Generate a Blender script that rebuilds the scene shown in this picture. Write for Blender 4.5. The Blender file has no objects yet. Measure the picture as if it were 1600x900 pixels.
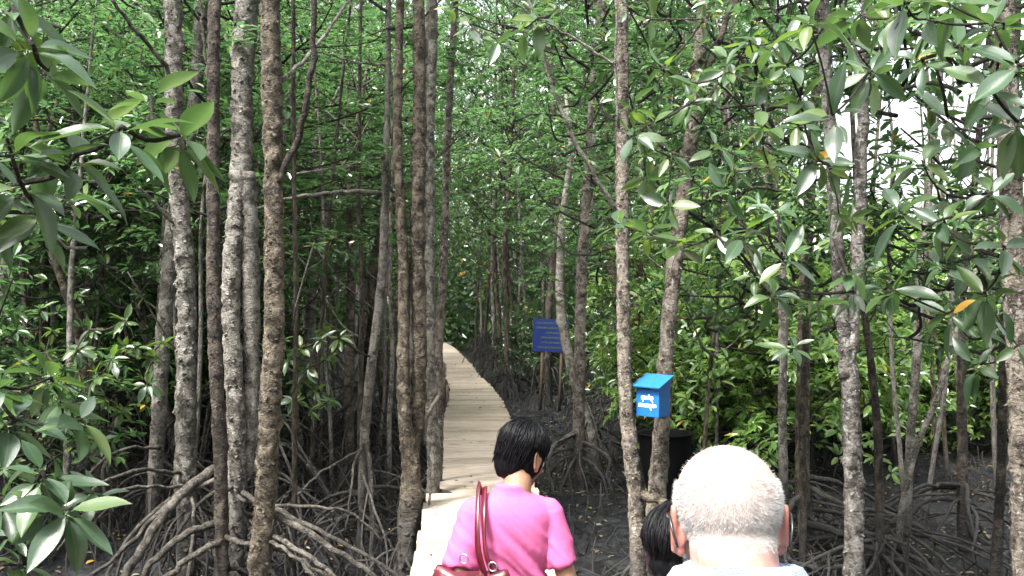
import bpy, bmesh, math, random
import numpy as np
from mathutils import Vector, Matrix, Euler
R = math.radians
random.seed(7)
rng = np.random.default_rng(7)
scene = bpy.context.scene
col = scene.collection

# ------------------------------------------------------------------ camera, sky, sun, exposure
FPX, CX, CY = 1385.0, 800.0, 450.0          # focal length and centre in photograph pixels (1600 wide)
CAM = Vector((0.0, 0.0, 1.92))
PITCH = math.atan(30.0 / FPX)
cam_data = bpy.data.cameras.new('camera')
cam_data.sensor_width = 36.0
cam_data.lens = 36.0 * FPX / 1600.0
cam_data.clip_start = 0.05
cam_data.clip_end = 1000.0
cam = bpy.data.objects.new('camera', cam_data)
col.objects.link(cam)
cam.location = CAM
cam.rotation_euler = (R(90) + PITCH, 0, 0)
scene.camera = cam

SUN_EL, SUN_AZ = R(58), R(222)              # azimuth clockwise from +Y: behind and to the left of the camera
world = bpy.data.worlds.new('World')
scene.world = world
world.use_nodes = True
wn = world.node_tree
wn.nodes.clear()
w_out = wn.nodes.new('ShaderNodeOutputWorld')
w_bg = wn.nodes.new('ShaderNodeBackground')
w_sky = wn.nodes.new('ShaderNodeTexSky')
w_sky.sky_type = 'NISHITA'
w_sky.sun_disc = False
w_sky.sun_elevation = SUN_EL
w_sky.sun_rotation = SUN_AZ
w_sky.air_density = 1.0
w_sky.dust_density = 6.0
w_sky.ozone_density = 1.0
w_bg.inputs['Strength'].default_value = 0.085
w_mix = wn.nodes.new('ShaderNodeHueSaturation')      # overcast: the sky's blue is veiled by thin white cloud
w_mix.inputs['Saturation'].default_value = 0.25
w_mix.inputs['Value'].default_value = 1.0
wn.links.new(w_sky.outputs[0], w_mix.inputs['Color'])
wn.links.new(w_mix.outputs[0], w_bg.inputs['Color'])
wn.links.new(w_bg.outputs[0], w_out.inputs['Surface'])

sun_data = bpy.data.lights.new('sun', 'SUN')
sun_data.energy = 1.5
sun_data.angle = R(10)
sun_data.color = (1.0, 0.96, 0.9)
sun = bpy.data.objects.new('sun', sun_data)
col.objects.link(sun)
sdir = Vector((math.sin(SUN_AZ) * math.cos(SUN_EL), math.cos(SUN_AZ) * math.cos(SUN_EL), math.sin(SUN_EL)))
sun.rotation_euler = (-sdir).to_track_quat('-Z', 'Y').to_euler()

scene.view_settings.view_transform = 'Standard'
scene.view_settings.look = 'None'
scene.view_settings.gamma = 1.0
scene.view_settings.use_curve_mapping = False
scene.view_settings.exposure = 3.15
scene.render.engine = 'CYCLES'
scene.cycles.max_bounces = 6
scene.cycles.diffuse_bounces = 3
scene.cycles.glossy_bounces = 2
scene.cycles.transmission_bounces = 3
scene.cycles.transparent_max_bounces = 4
scene.cycles.use_denoising = True
scene.cycles.caustics_reflective = False
scene.cycles.caustics_refractive = False

MUD = -0.60

# ------------------------------------------------------------------ helpers
def P(px, py, d):
    """point that stands d metres in front of the camera where the photograph has pixel (px, py)"""
    v = Vector(((px - CX) / FPX * d, d, (CY - py) / FPX * d))
    v.rotate(Euler((PITCH, 0, 0)))
    return CAM + v

def _hash(ix, iy, iz):
    n = (ix * 374761393 + iy * 668265263 + iz * 2147483647 + 1013) & 0xFFFFFFFF
    n = ((n ^ (n >> 13)) * 1274126177) & 0xFFFFFFFF
    n = (n ^ (n >> 16)) & 0xFFFF
    return n / 65535.0

def noise3(p):
    p = np.asarray(p, dtype=float)
    i = np.floor(p).astype(np.int64)
    f = p - i
    f = f * f * (3 - 2 * f)
    r = 0
    for dx in (0, 1):
        for dy in (0, 1):
            for dz in (0, 1):
                w = (f[..., 0] if dx else 1 - f[..., 0]) * (f[..., 1] if dy else 1 - f[..., 1]) * (f[..., 2] if dz else 1 - f[..., 2])
                r = r + w * _hash(i[..., 0] + dx, i[..., 1] + dy, i[..., 2] + dz)
    return r * 2 - 1

def mesh_np(name, verts, faces, smooth=True):
    me = bpy.data.meshes.new(name)
    me.from_pydata(np.asarray(verts).tolist(), [], [list(map(int, f)) for f in faces])
    if smooth:
        me.polygons.foreach_set('use_smooth', np.ones(len(me.polygons), dtype=bool))
    me.update()
    return me

def mesh_fast(name, verts, tris, smooth=False):
    """triangles only, via foreach_set"""
    verts = np.asarray(verts, dtype=np.float32); tris = np.asarray(tris, dtype=np.int32)
    me = bpy.data.meshes.new(name)
    me.vertices.add(len(verts)); me.vertices.foreach_set('co', verts.ravel())
    me.loops.add(tris.size); me.loops.foreach_set('vertex_index', tris.ravel())
    me.polygons.add(len(tris))
    me.polygons.foreach_set('loop_start', np.arange(0, tris.size, 3, dtype=np.int32))
    me.polygons.foreach_set('use_smooth', np.full(len(tris), smooth, dtype=bool))
    me.update(calc_edges=True)
    me.validate()
    return me

def link(name, me, mat=None, parent=None, **props):
    o = bpy.data.objects.new(name, me)
    col.objects.link(o)
    if mat is not None and me is not None and len(me.materials) == 0:
        me.materials.append(mat)
    if parent is not None:
        o.parent = parent
    for k, v in props.items():
        o[k] = v
    return o

def thing(name, label, cat, loc=(0, 0, 0), group=None):
    o = bpy.data.objects.new(name, None)
    col.objects.link(o)
    o.empty_display_size = 0.1
    o.location = loc
    o['label'] = label
    o['category'] = cat
    if group:
        o['group'] = group
    return o

def catmull(pts, n):
    pts = [np.array(p, dtype=float) for p in pts]
    if len(pts) == 2:
        return np.array([pts[0] + (pts[1] - pts[0]) * t for t in np.linspace(0, 1, n)])
    pp = [2 * pts[0] - pts[1]] + pts + [2 * pts[-1] - pts[-2]]
    seg = [np.linalg.norm(pts[i + 1] - pts[i]) for i in range(len(pts) - 1)]
    cum = np.concatenate([[0], np.cumsum(seg)])
    out = []
    for s in np.linspace(0, cum[-1], n):
        k = min(int(np.searchsorted(cum, s, side='right')) - 1, len(seg) - 1)
        t = (s - cum[k]) / max(seg[k], 1e-9)
        a, b, c, d = pp[k], pp[k + 1], pp[k + 2], pp[k + 3]
        out.append(0.5 * ((2 * b) + (c - a) * t + (2 * a - 5 * b + 4 * c - d) * t * t + (3 * b - a - 3 * c + d) * t ** 3))
    return np.array(out)

def tube_arrays(pts, radii, n=8, cap=True, ref=None):
    """closed tube along pts; returns verts, faces (triangles + quads as lists)"""
    pts = np.asarray(pts, dtype=float)
    m = len(pts)
    radii = np.broadcast_to(np.asarray(radii, dtype=float), (m,))
    tan = np.gradient(pts, axis=0)
    tan /= np.linalg.norm(tan, axis=1)[:, None] + 1e-12
    up = np.array([0.0, 1.0, 0.0]) if abs(tan[0][1]) < 0.9 else np.array([1.0, 0, 0])
    u = np.cross(tan[0], up); u /= np.linalg.norm(u)
    us = np.zeros((m, 3))
    for i in range(m):
        u = u - tan[i] * np.dot(u, tan[i]); u /= np.linalg.norm(u) + 1e-12
        us[i] = u
    vs = np.cross(tan, us)
    ang = np.linspace(0, 2 * np.pi, n, endpoint=False)
    ring = np.cos(ang)[None, :, None] * us[:, None, :] + np.sin(ang)[None, :, None] * vs[:, None, :]
    verts = (pts[:, None, :] + ring * radii[:, None, None]).reshape(-1, 3)
    i = np.arange(m - 1)[:, None] * n; j = np.arange(n)[None, :]; j2 = (j + 1) % n
    q = np.stack([i + j, i + j2, i + n + j2, i + n + j], axis=-1).reshape(-1, 4)
    faces = q.tolist()
    if cap:
        faces.append(list(range(n - 1, -1, -1)))
        faces.append(list(range((m - 1) * n, m * n)))
    return verts, faces, ring.reshape(-1, 3)

class Bag:
    """collects pieces that belong to one mesh"""
    def __init__(s): s.v = []; s.f = []; s.n = 0
    def add(s, v, f):
        v = np.asarray(v)
        s.v.append(v); s.f += [[int(k) + s.n for k in fc] for fc in f]; s.n += len(v)
    def tube(s, pts, radii, n=6, cap=True):
        v, f, _ = tube_arrays(pts, radii, n, cap); s.add(v, f)
    def box(s, c, h, rot=None):
        v = np.array([[x, y, z] for x in (-1, 1) for y in (-1, 1) for z in (-1, 1)], float) * np.array(h)
        if rot is not None: v = v @ np.array(rot.to_3x3()).T
        s.add(v + np.array(c), [[0, 1, 3, 2], [4, 6, 7, 5], [0, 4, 5, 1], [2, 3, 7, 6], [0, 2, 6, 4], [1, 5, 7, 3]])
    def mesh(s, name, smooth=True):
        return mesh_np(name, np.concatenate(s.v), s.f, smooth)

# ------------------------------------------------------------------ materials
def new_mat(name):
    m = bpy.data.materials.new(name); m.use_nodes = True
    nt = m.node_tree; nt.nodes.clear()
    out = nt.nodes.new('ShaderNodeOutputMaterial')
    return m, nt, out

def nd(nt, t, **kw):
    n = nt.nodes.new(t)
    for k, v in kw.items():
        setattr(n, k, v)
    return n

def ramp(nt, fac, stops):
    r = nt.nodes.new('ShaderNodeValToRGB')
    e = r.color_ramp.elements
    while len(e) > 1: e.remove(e[-1])
    e[0].position = stops[0][0]; e[0].color = (*stops[0][1], 1)
    for p, c in stops[1:]:
        x = e.new(p); x.color = (*c, 1)
    nt.links.new(fac, r.inputs[0])
    return r.outputs[0]

def noise_tex(nt, scale, detail=5, rough=0.6, coord=None, sx=(1, 1, 1), dist=0.0):
    t = nt.nodes.new('ShaderNodeTexNoise')
    t.inputs['Scale'].default_value = scale; t.inputs['Detail'].default_value = detail
    t.inputs['Roughness'].default_value = rough; t.inputs['Distortion'].default_value = dist
    mp = nt.nodes.new('ShaderNodeMapping'); mp.inputs['Scale'].default_value = sx
    if coord is None:
        tc = nt.nodes.new('ShaderNodeTexCoord'); coord = tc.outputs['Object']
    nt.links.new(coord, mp.inputs[0]); nt.links.new(mp.outputs[0], t.inputs['Vector'])
    return t.outputs['Fac']

def mixc(nt, fac, a, b, mode='MIX'):
    m = nt.nodes.new('ShaderNodeMix'); m.data_type = 'RGBA'; m.blend_type = mode
    for sock, v in ((m.inputs[0], fac), (m.inputs[6], a), (m.inputs[7], b)):
        if isinstance(v, bpy.types.NodeSocket): nt.links.new(v, sock)
        elif isinstance(v, tuple): sock.default_value = (*v, 1) if len(v) == 3 else v
        else: sock.default_value = v
    return m.outputs[2]

def bump(nt, h, strength, dist=0.01):
    b = nt.nodes.new('ShaderNodeBump'); b.inputs['Strength'].default_value = strength
    b.inputs['Distance'].default_value = dist; nt.links.new(h, b.inputs['Height'])
    return b.outputs[0]

def principled(nt, out, colr, rough=0.6, normal=None, spec=0.5):
    b = nt.nodes.new('ShaderNodeBsdfPrincipled')
    if isinstance(colr, bpy.types.NodeSocket): nt.links.new(colr, b.inputs['Base Color'])
    else: b.inputs['Base Color'].default_value = (*colr, 1)
    if isinstance(rough, bpy.types.NodeSocket): nt.links.new(rough, b.inputs['Roughness'])
    else: b.inputs['Roughness'].default_value = rough
    b.inputs['Specular IOR Level'].default_value = spec
    if normal is not None: nt.links.new(normal, b.inputs['Normal'])
    if out is not None: nt.links.new(b.outputs[0], out.inputs['Surface'])
    return b

def bark_mat(name, dark, mid, light, patch=0.5, scale=1.0, blotch=None):
    m, nt, out = new_mat(name)
    fine = noise_tex(nt, 62 * scale, 5, 0.7, sx=(1, 1, 1.1), dist=0.8)
    big = noise_tex(nt, 9 * scale, 4, 0.65, sx=(1, 1, 0.8), dist=0.8)
    scar = noise_tex(nt, 30 * scale, 3, 0.55, sx=(0.8, 0.8, 1.3), dist=0.8)
    dark, mid, light = (tuple(x * k for x in cc_) for cc_, k in ((dark, 0.55), (mid, 0.68), (light, 0.85)))
    if blotch: blotch = tuple(x * 0.8 for x in blotch)
    c = ramp(nt, fine, [(0.36, tuple(x * 0.5 for x in dark)), (0.45, dark), (0.53, mid), (0.66, light)])
    c2 = ramp(nt, big, [(0.40, tuple(x * 0.45 for x in dark)), (0.5, mid), (0.60, light)])
    cc = mixc(nt, min(1, patch + 0.12), c, c2)
    cc = mixc(nt, ramp(nt, scar, [(0.34, (0.8, 0.8, 0.8)), (0.42, (0, 0, 0))]), cc, tuple(x * 0.35 for x in dark))
    if blotch:
        li = noise_tex(nt, 34 * scale, 4, 0.6, sx=(1, 1, 0.7), dist=0.5)
        f = ramp(nt, li, [(0.55, (0, 0, 0)), (0.66, (0.85, 0.85, 0.85))])
        cc = mixc(nt, f, cc, blotch)
    tcz = nt.nodes.new('ShaderNodeTexCoord'); sp = nt.nodes.new('ShaderNodeSeparateXYZ'); nt.links.new(tcz.outputs['Object'], sp.inputs[0])
    zz = nt.nodes.new('ShaderNodeMath'); zz.operation = 'ADD'; nt.links.new(sp.outputs[2], zz.inputs[0])
    bm = nt.nodes.new('ShaderNodeMath'); bm.operation = 'MULTIPLY'; bm.inputs[1].default_value = -0.9; nt.links.new(big, bm.inputs[0]); nt.links.new(bm.outputs[0], zz.inputs[1])
    stain = ramp(nt, zz.outputs[0], [(0.0, (0.75, 0.75, 0.75)), (0.35, (0, 0, 0))])
    cc = mixc(nt, stain, cc, (0.035, 0.033, 0.032))
    info = nt.nodes.new('ShaderNodeObjectInfo')
    hs = nt.nodes.new('ShaderNodeHueSaturation')
    mr = nt.nodes.new('ShaderNodeMapRange'); mr.inputs['To Min'].default_value = 0.75; mr.inputs['To Max'].default_value = 1.25
    nt.links.new(info.outputs['Random'], mr.inputs[0]); nt.links.new(mr.outputs[0], hs.inputs['Value'])
    nt.links.new(cc, hs.inputs['Color'])
    add = nt.nodes.new('ShaderNodeMath'); add.operation = 'ADD'
    nt.links.new(fine, add.inputs[0]); nt.links.new(scar, add.inputs[1])
    principled(nt, out, hs.outputs[0], 0.8, bump(nt, add.outputs[0], 1.0, 0.025), 0.3)
    return m

M = {}
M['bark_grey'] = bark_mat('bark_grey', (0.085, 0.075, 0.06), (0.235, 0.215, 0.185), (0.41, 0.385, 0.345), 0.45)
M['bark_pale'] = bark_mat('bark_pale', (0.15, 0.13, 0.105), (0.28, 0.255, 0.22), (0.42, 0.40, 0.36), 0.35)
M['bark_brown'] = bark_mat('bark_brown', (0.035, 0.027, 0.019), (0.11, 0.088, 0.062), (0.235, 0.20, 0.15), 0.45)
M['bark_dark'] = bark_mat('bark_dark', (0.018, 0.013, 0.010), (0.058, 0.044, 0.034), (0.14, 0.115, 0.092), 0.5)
M['bark_mottled'] = bark_mat('bark_mottled', (0.05, 0.045, 0.04), (0.16, 0.145, 0.125), (0.28, 0.26, 0.24), 0.55, 0.7, (0.40, 0.39, 0.37))
M['bark_lichen'] = bark_mat('bark_lichen', (0.06, 0.045, 0.035), (0.20, 0.165, 0.13), (0.33, 0.29, 0.24), 0.5, 1.0, (0.38, 0.36, 0.33))
M['root'] = bark_mat('root', (0.05, 0.043, 0.035), (0.13, 0.115, 0.095), (0.24, 0.22, 0.19), 0.4, 1.2)
M['root_dark'] = bark_mat('root_dark', (0.02, 0.017, 0.015), (0.055, 0.048, 0.042), (0.12, 0.11, 0.10), 0.4, 1.2)
M['twig'] = bark_mat('twig', (0.02, 0.014, 0.01), (0.05, 0.035, 0.026), (0.10, 0.08, 0.06), 0.3, 2)

def leaf_mat(name, per_object, stops, trans, under, rough=0.24, tmix=0.42, rib=False):
    m, nt, out = new_mat(name)
    if per_object:
        r = nt.nodes.new('ShaderNodeObjectInfo').outputs['Random']
    else:
        r = nt.nodes.new('ShaderNodeNewGeometry').outputs['Random Per Island']
    c = ramp(nt, r, stops)
    geo = nt.nodes.new('ShaderNodeNewGeometry')
    tc = nt.nodes.new('ShaderNodeTexCoord')
    n = noise_tex(nt, 30 if not rib else 22, 3, 0.6, coord=tc.outputs['Object'])
    c = mixc(nt, 0.25, c, ramp(nt, n, [(0.3, (0.012, 0.03, 0.01)), (0.7, (0.10, 0.16, 0.05) if not rib else (0.05, 0.09, 0.03))]))
    if rib:
        sep = nt.nodes.new('ShaderNodeSeparateXYZ'); nt.links.new(tc.outputs['Object'], sep.inputs[0])
        ab = nt.nodes.new('ShaderNodeMath'); ab.operation = 'ABSOLUTE'; nt.links.new(sep.outputs[1], ab.inputs[0])
        f = ramp(nt, ab.outputs[0], [(0.0, (1, 1, 1)), (0.018, (0, 0, 0))])
        c = mixc(nt, f, c, (0.07, 0.115, 0.04))
        ob = nt.nodes.new('ShaderNodeVectorMath'); ob.operation = 'ADD'; nt.links.new(tc.outputs['Object'], ob.inputs[0]); nt.links.new(r, ob.inputs[1])
        spn = noise_tex(nt, 14, 4, 0.6, coord=ob.outputs[0])
        c = mixc(nt, ramp(nt, spn, [(0.64, (0, 0, 0)), (0.68, (0.8, 0.8, 0.8))]), c, (0.05, 0.04, 0.018))
    c = mixc(nt, geo.outputs['Backfacing'], c, under)
    b = principled(nt, None, c, rough, bump(nt, n, 0.15, 0.004), 0.9)
    t = nt.nodes.new('ShaderNodeBsdfTranslucent')
    tcx = mixc(nt, 0.5, ramp(nt, r, stops), trans)
    nt.links.new(tcx, t.inputs['Color'])
    mx = nt.nodes.new('ShaderNodeMixShader'); mx.inputs[0].default_value = tmix
    nt.links.new(b.outputs[0], mx.inputs[1]); nt.links.new(t.outputs[0], mx.inputs[2])
    nt.links.new(mx.outputs[0], out.inputs['Surface'])
    return m

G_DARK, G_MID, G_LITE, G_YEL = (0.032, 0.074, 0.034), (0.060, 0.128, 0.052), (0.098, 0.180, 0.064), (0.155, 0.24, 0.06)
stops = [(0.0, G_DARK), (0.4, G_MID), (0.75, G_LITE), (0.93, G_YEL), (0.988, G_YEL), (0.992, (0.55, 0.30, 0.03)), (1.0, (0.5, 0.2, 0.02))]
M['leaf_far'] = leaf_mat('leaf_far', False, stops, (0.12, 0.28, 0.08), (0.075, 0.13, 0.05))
M['leaf_painted_sun'] = leaf_mat('leaf_painted_sun', False, [(0.0, G_MID), (0.35, (0.13, 0.25, 0.06)), (0.8, (0.21, 0.34, 0.075)), (0.985, (0.26, 0.37, 0.075)), (0.99, (0.5, 0.36, 0.04))],
                            (0.32, 0.55, 0.09), (0.16, 0.25, 0.10))  # lighter copy of the leaf colours: open sunlight is painted in
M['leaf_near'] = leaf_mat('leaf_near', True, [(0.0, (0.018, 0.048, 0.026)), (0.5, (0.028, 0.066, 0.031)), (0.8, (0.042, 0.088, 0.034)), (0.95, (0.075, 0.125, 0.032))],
                          (0.13, 0.25, 0.04), (0.065, 0.11, 0.052), rough=0.36, tmix=0.32, rib=True)
M['leaf_young'] = leaf_mat('leaf_young', True, [(0.0, (0.035, 0.075, 0.018)), (0.5, (0.055, 0.11, 0.022)), (0.95, (0.10, 0.15, 0.025))],
                           (0.15, 0.26, 0.03), (0.07, 0.115, 0.04), rough=0.4, rib=True)
M['leaf_orange'] = leaf_mat('leaf_orange', True, [(0.0, (0.5, 0.22, 0.02)), (1.0, (0.6, 0.34, 0.05))], (0.7, 0.4, 0.05), (0.5, 0.28, 0.05))

def mud_mat():
    m, nt, out = new_mat('mud')
    tc = nt.nodes.new('ShaderNodeTexCoord')
    a = noise_tex(nt, 1.1, 6, 0.6, coord=tc.outputs['Object'])
    b = noise_tex(nt, 14, 8, 0.7, coord=tc.outputs['Object'])
    c = mixc(nt, 0.5, ramp(nt, a, [(0.35, (0.012, 0.012, 0.0125)), (0.65, (0.075, 0.077, 0.086))]),
             ramp(nt, b, [(0.38, (0.008, 0.008, 0.009)), (0.60, (0.095, 0.098, 0.110))]))
    w2 = noise_tex(nt, 5, 5, 0.6, coord=tc.outputs['Object'], dist=1.2)
    hh = nt.nodes.new('ShaderNodeMath'); hh.operation = 'MULTIPLY_ADD'; hh.inputs[1].default_value = 1.6
    nt.links.new(w2, hh.inputs[0]); nt.links.new(b, hh.inputs[2])
    c = mixc(nt, ramp(nt, w2, [(0.42, (0.75,) * 3), (0.56, (0, 0, 0))]), c, (0.006, 0.006, 0.0065))
    ro = ramp(nt, a, [(0.35, (0.07,) * 3), (0.62, (0.24,) * 3)])
    principled(nt, out, c, ro, bump(nt, hh.outputs[0], 1.0, 0.16), 0.45)
    return m
M['mud'] = mud_mat()

def plank_mat():
    m, nt, out = new_mat('plank_wood')
    tc = nt.nodes.new('ShaderNodeTexCoord')
    info = nt.nodes.new('ShaderNodeObjectInfo')
    off = nt.nodes.new('ShaderNodeVectorMath'); off.operation = 'ADD'
    sc_ = nt.nodes.new('ShaderNodeVectorMath'); sc_.operation = 'SCALE'; sc_.inputs['Scale'].default_value = 37.0
    comb = nt.nodes.new('ShaderNodeCombineXYZ')
    nt.links.new(info.outputs['Random'], comb.inputs[0]); nt.links.new(info.outputs['Random'], comb.inputs[1])
    nt.links.new(comb.outputs[0], sc_.inputs[0])
    nt.links.new(tc.outputs['Object'], off.inputs[0]); nt.links.new(sc_.outputs[0], off.inputs[1])
    g = noise_tex(nt, 9, 6, 0.65, coord=off.outputs[0], sx=(0.5, 9, 9))
    d = noise_tex(nt, 4, 4, 0.6, coord=off.outputs[0])
    base = ramp(nt, info.outputs['Random'], [(0, (0.20, 0.155, 0.115)), (0.3, (0.35, 0.295, 0.235)), (0.7, (0.42, 0.36, 0.295)), (1, (0.50, 0.44, 0.375))])
    c = mixc(nt, 0.55, base, ramp(nt, g, [(0.36, (0.13, 0.10, 0.07)), (0.50, (0.39, 0.32, 0.25)), (0.66, (0.54, 0.47, 0.39))]))
    c = mixc(nt, ramp(nt, d, [(0.58, (0, 0, 0)), (0.75, (0.55, 0.55, 0.55))]), c, (0.14, 0.11, 0.085))
    principled(nt, out, c, 0.75, bump(nt, g, 0.5, 0.004), 0.3)
    return m
M['plank'] = plank_mat()

def plain(name, colr, rough=0.6, var=0.25, scale=20, spec=0.4, bmp=0.1, metal=0.0):
    m, nt, out = new_mat(name)
    n = noise_tex(nt, scale, 5, 0.6)
    lo = tuple(x * (1 - var) for x in colr); hi = tuple(min(1, x * (1 + var)) for x in colr)
    b = principled(nt, out, ramp(nt, n, [(0.3, lo), (0.7, hi)]), rough, bump(nt, n, bmp, 0.003), spec)
    b.inputs['Metallic'].default_value = metal
    return m
M['wood_dark'] = plain('wood_dark', (0.10, 0.08, 0.06), 0.85)
M['wood_post'] = plain('wood_post', (0.09, 0.065, 0.042), 0.85)
M['blue_paint'] = plain('blue_paint', (0.007, 0.095, 0.30), 0.45, 0.15, 30)
M['blue_lid'] = plain('blue_lid', (0.009, 0.105, 0.30), 0.45, 0.12, 30)
M['blue_sign_shaded'] = plain('blue_sign_shaded', (0.003, 0.015, 0.105), 0.5, 0.2, 12)  # board blue darkened: forest shade is painted into the colour
M['white_paint'] = plain('white_paint', (0.8, 0.82, 0.84), 0.6, 0.08)
M['yellow_paint_shaded'] = plain('yellow_paint_shaded', (0.045, 0.07, 0.05), 0.6, 0.2)  # lettering yellow dimmed the same way, with shade in its colour
M['rubber'] = plain('rubber', (0.003, 0.003, 0.0033), 0.8, 0.4, 15, 0.08, 0.4)
M['slot'] = plain('slot', (0.005, 0.01, 0.03), 0.8)

# ------------------------------------------------------------------ the boardwalk's line
def path_x(y):
    o = np.interp(y, [-5, 12, 18.5, 22, 24.5, 30, 34, 42, 52, 60], [0, 0, 0.04, -0.06, -0.22, -0.40, -0.62, -1.1, -2.0, -3.0])
    return 0.19 - 0.0534 * y + o
PATH_W = 1.15

# ------------------------------------------------------------------ ground
def build_ground():
    xs = np.concatenate([[-160, -90, -60, -40], np.arange(-24, 24.01, 0.16), [40, 60, 90, 160]])
    ys = np.concatenate([[-30, -12, -5], np.arange(-1, 30, 0.16), np.arange(30, 60, 0.8), [70, 90, 130, 200, 320]])
    X, Y = np.meshgrid(xs, ys, indexing='ij')
    p = np.stack([X, Y, np.zeros_like(X)], -1)
    z = 0.10 * noise3(p * 0.7) + 0.06 * noise3(p * 2.3 + 9) + 0.035 * noise3(p * 5.5 + 4)
    z = MUD - 0.02 + z * np.clip((320 - Y) / 300, 0, 1)
    v = np.stack([X, Y, z], -1).reshape(-1, 3)
    nx, ny = len(xs), len(ys)
    i = np.arange(nx - 1)[:, None] * ny; j = np.arange(ny - 1)[None, :]
    q = np.stack([i + j, i + ny + j, i + ny + j + 1, i + j + 1], -1).reshape(-1, 4)
    link('mud_ground', mesh_np('mud_ground', v, q.tolist()), M['mud'], kind='structure', label='dark wet tidal mud under the mangroves')
build_ground()

def build_boardwalk():
    root = link('boardwalk', None, kind='structure', label='narrow pale plank boardwalk running into the forest')
    y = -1.2; k = 0
    variants = []
    for a in range(5):
        b = Bag()
        L, Wd, H = PATH_W / 2, 0.097 + 0.004 * (a % 3), 0.019
        nx = 6
        vs = []; 
        for i in range(nx + 1):
            x = -L + 2 * L * i / nx
            e = 0.004 * (random.random() - .5)
            for (yy, zz) in ((-Wd, -H), (Wd, -H), (Wd, H - 0.004), (Wd - 0.006, H), (-Wd + 0.006, H), (-Wd, H - 0.004)):
                vs.append((x, yy + e, zz))
        fs = []
        for i in range(nx):
            for j in range(6):
                fs.append([i * 6 + j, i * 6 + (j + 1) % 6, (i + 1) * 6 + (j + 1) % 6, (i + 1) * 6 + j])
        fs.append([0, 1, 2, 3, 4, 5][::-1]); fs.append([nx * 6 + j for j in range(6)])
        me = mesh_np('plank', vs, [f[::-1] for f in fs], smooth=False)
        me.materials.append(M['plank']); variants.append(me)
    while y < 55:
        o = link('plank', variants[k % 5], None, root)
        sl = (path_x(y + .5) - path_x(y - .5))
        o.location = (path_x(y) + random.gauss(0, 0.014), y, -0.019 + random.gauss(0, 0.0025))
        o.rotation_euler = (random.gauss(0, 0.006), random.gauss(0, 0.004), math.atan(-sl) + random.gauss(0, 0.007))
        o.scale = (np.interp(y, [16, 28], [1, .74]) + random.gauss(0, 0.012), 1, 1)
        y += 0.2 + 0.012 + abs(random.gauss(0, 0.004)); k += 1
    for s in (-1, 1):
        ys = np.arange(-1.3, 56, 0.5)
        pts = np.stack([path_x(ys) + s * 0.42, ys, np.full_like(ys, -0.10)], -1)
        b = Bag()
        v, f, _ = tube_arrays(pts, 0.06, 4); b.add(v, f)
        link('stringer', b.mesh('stringer', False), M['wood_dark'], root)
        for yy in np.arange(0.5, 46, 2.2):
            v, f, _ = tube_arrays([(0, 0, MUD - 0.3), (0, 0, -0.3), (0, 0, -0.045)], [0.055, 0.05, 0.05], 8)
            o = link('post', mesh_np('post', v, f), M['wood_dark'], root)
            o.location = (path_x(yy) + s * 0.52, yy, 0)
build_boardwalk()

# ------------------------------------------------------------------ leaves and crowns
def leaf_cloud(pos, dirs, nrm, length, width, rich):
    """many leaves as one triangle soup; each leaf an island"""
    pos, dirs, nrm = map(np.asarray, (pos, dirs, nrm))
    side = np.cross(nrm, dirs); side /= np.linalg.norm(side, axis=1)[:, None] + 1e-9
    up = np.cross(dirs, side)
    if rich:
        T = np.array([[0, 0, 0], [.28, .42, .06], [.28, 0, -.03], [.28, -.42, .06], [.68, .44, .03], [.68, 0, -.06], [.68, -.44, .03], [1, 0, -.12]])
        F = np.array([[0, 2, 1], [0, 3, 2], [1, 2, 5], [1, 5, 4], [2, 3, 6], [2, 6, 5], [4, 5, 7], [5, 6, 7]])
    else:
        T = np.array([[0, 0, 0], [.45, .48, .06], [.5, 0, -.04], [.45, -.48, .06], [1, 0, -.10]])
        F = np.array([[0, 2, 1], [0, 3, 2], [1, 2, 4], [2, 3, 4]])
    n = len(pos)
    L = np.asarray(length)[:, None, None]; W = np.asarray(width)[:, None, None]
    v = pos[:, None, :] + T[None, :, 0:1] * L * dirs[:, None, :] + T[None, :, 1:2] * W * side[:, None, :] + T[None, :, 2:3] * L * up[:, None, :]
    f = F[None] + (np.arange(n) * len(T))[:, None, None]
    return v.reshape(-1, 3), f.reshape(-1, 3)

def rosettes(pts, axes, per=7, size=0.115, r=rng):
    """leaf arrays for whorls at pts pointing along axes"""
    n = len(pts)
    pts = np.repeat(pts, per, 0); ax = np.repeat(axes, per, 0)
    N = n * per
    rnd = r.normal(size=(N, 3))
    s = np.cross(ax, rnd); s /= np.linalg.norm(s, axis=1)[:, None] + 1e-9
    tilt = r.uniform(-0.25, 0.75, N)[:, None]
    d = s * np.cos(tilt) + ax * np.sin(tilt)
    d[:, 2] -= r.uniform(0, 0.35, N)
    d /= np.linalg.norm(d, axis=1)[:, None]
    nr = ax * 0.8 + np.array([0, 0, 0.6]) + r.normal(size=(N, 3)) * 0.3
    L = size * r.uniform(0.65, 1.25, N)
    base = pts - ax * r.uniform(0, 0.05, N)[:, None] + d * 0.015
    return base, d, nr, L, L * r.uniform(0.34, 0.44, N)

def unit(v):
    v = np.asarray(v, float); return v / (np.linalg.norm(v, axis=-1, keepdims=True) + 1e-9)

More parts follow.
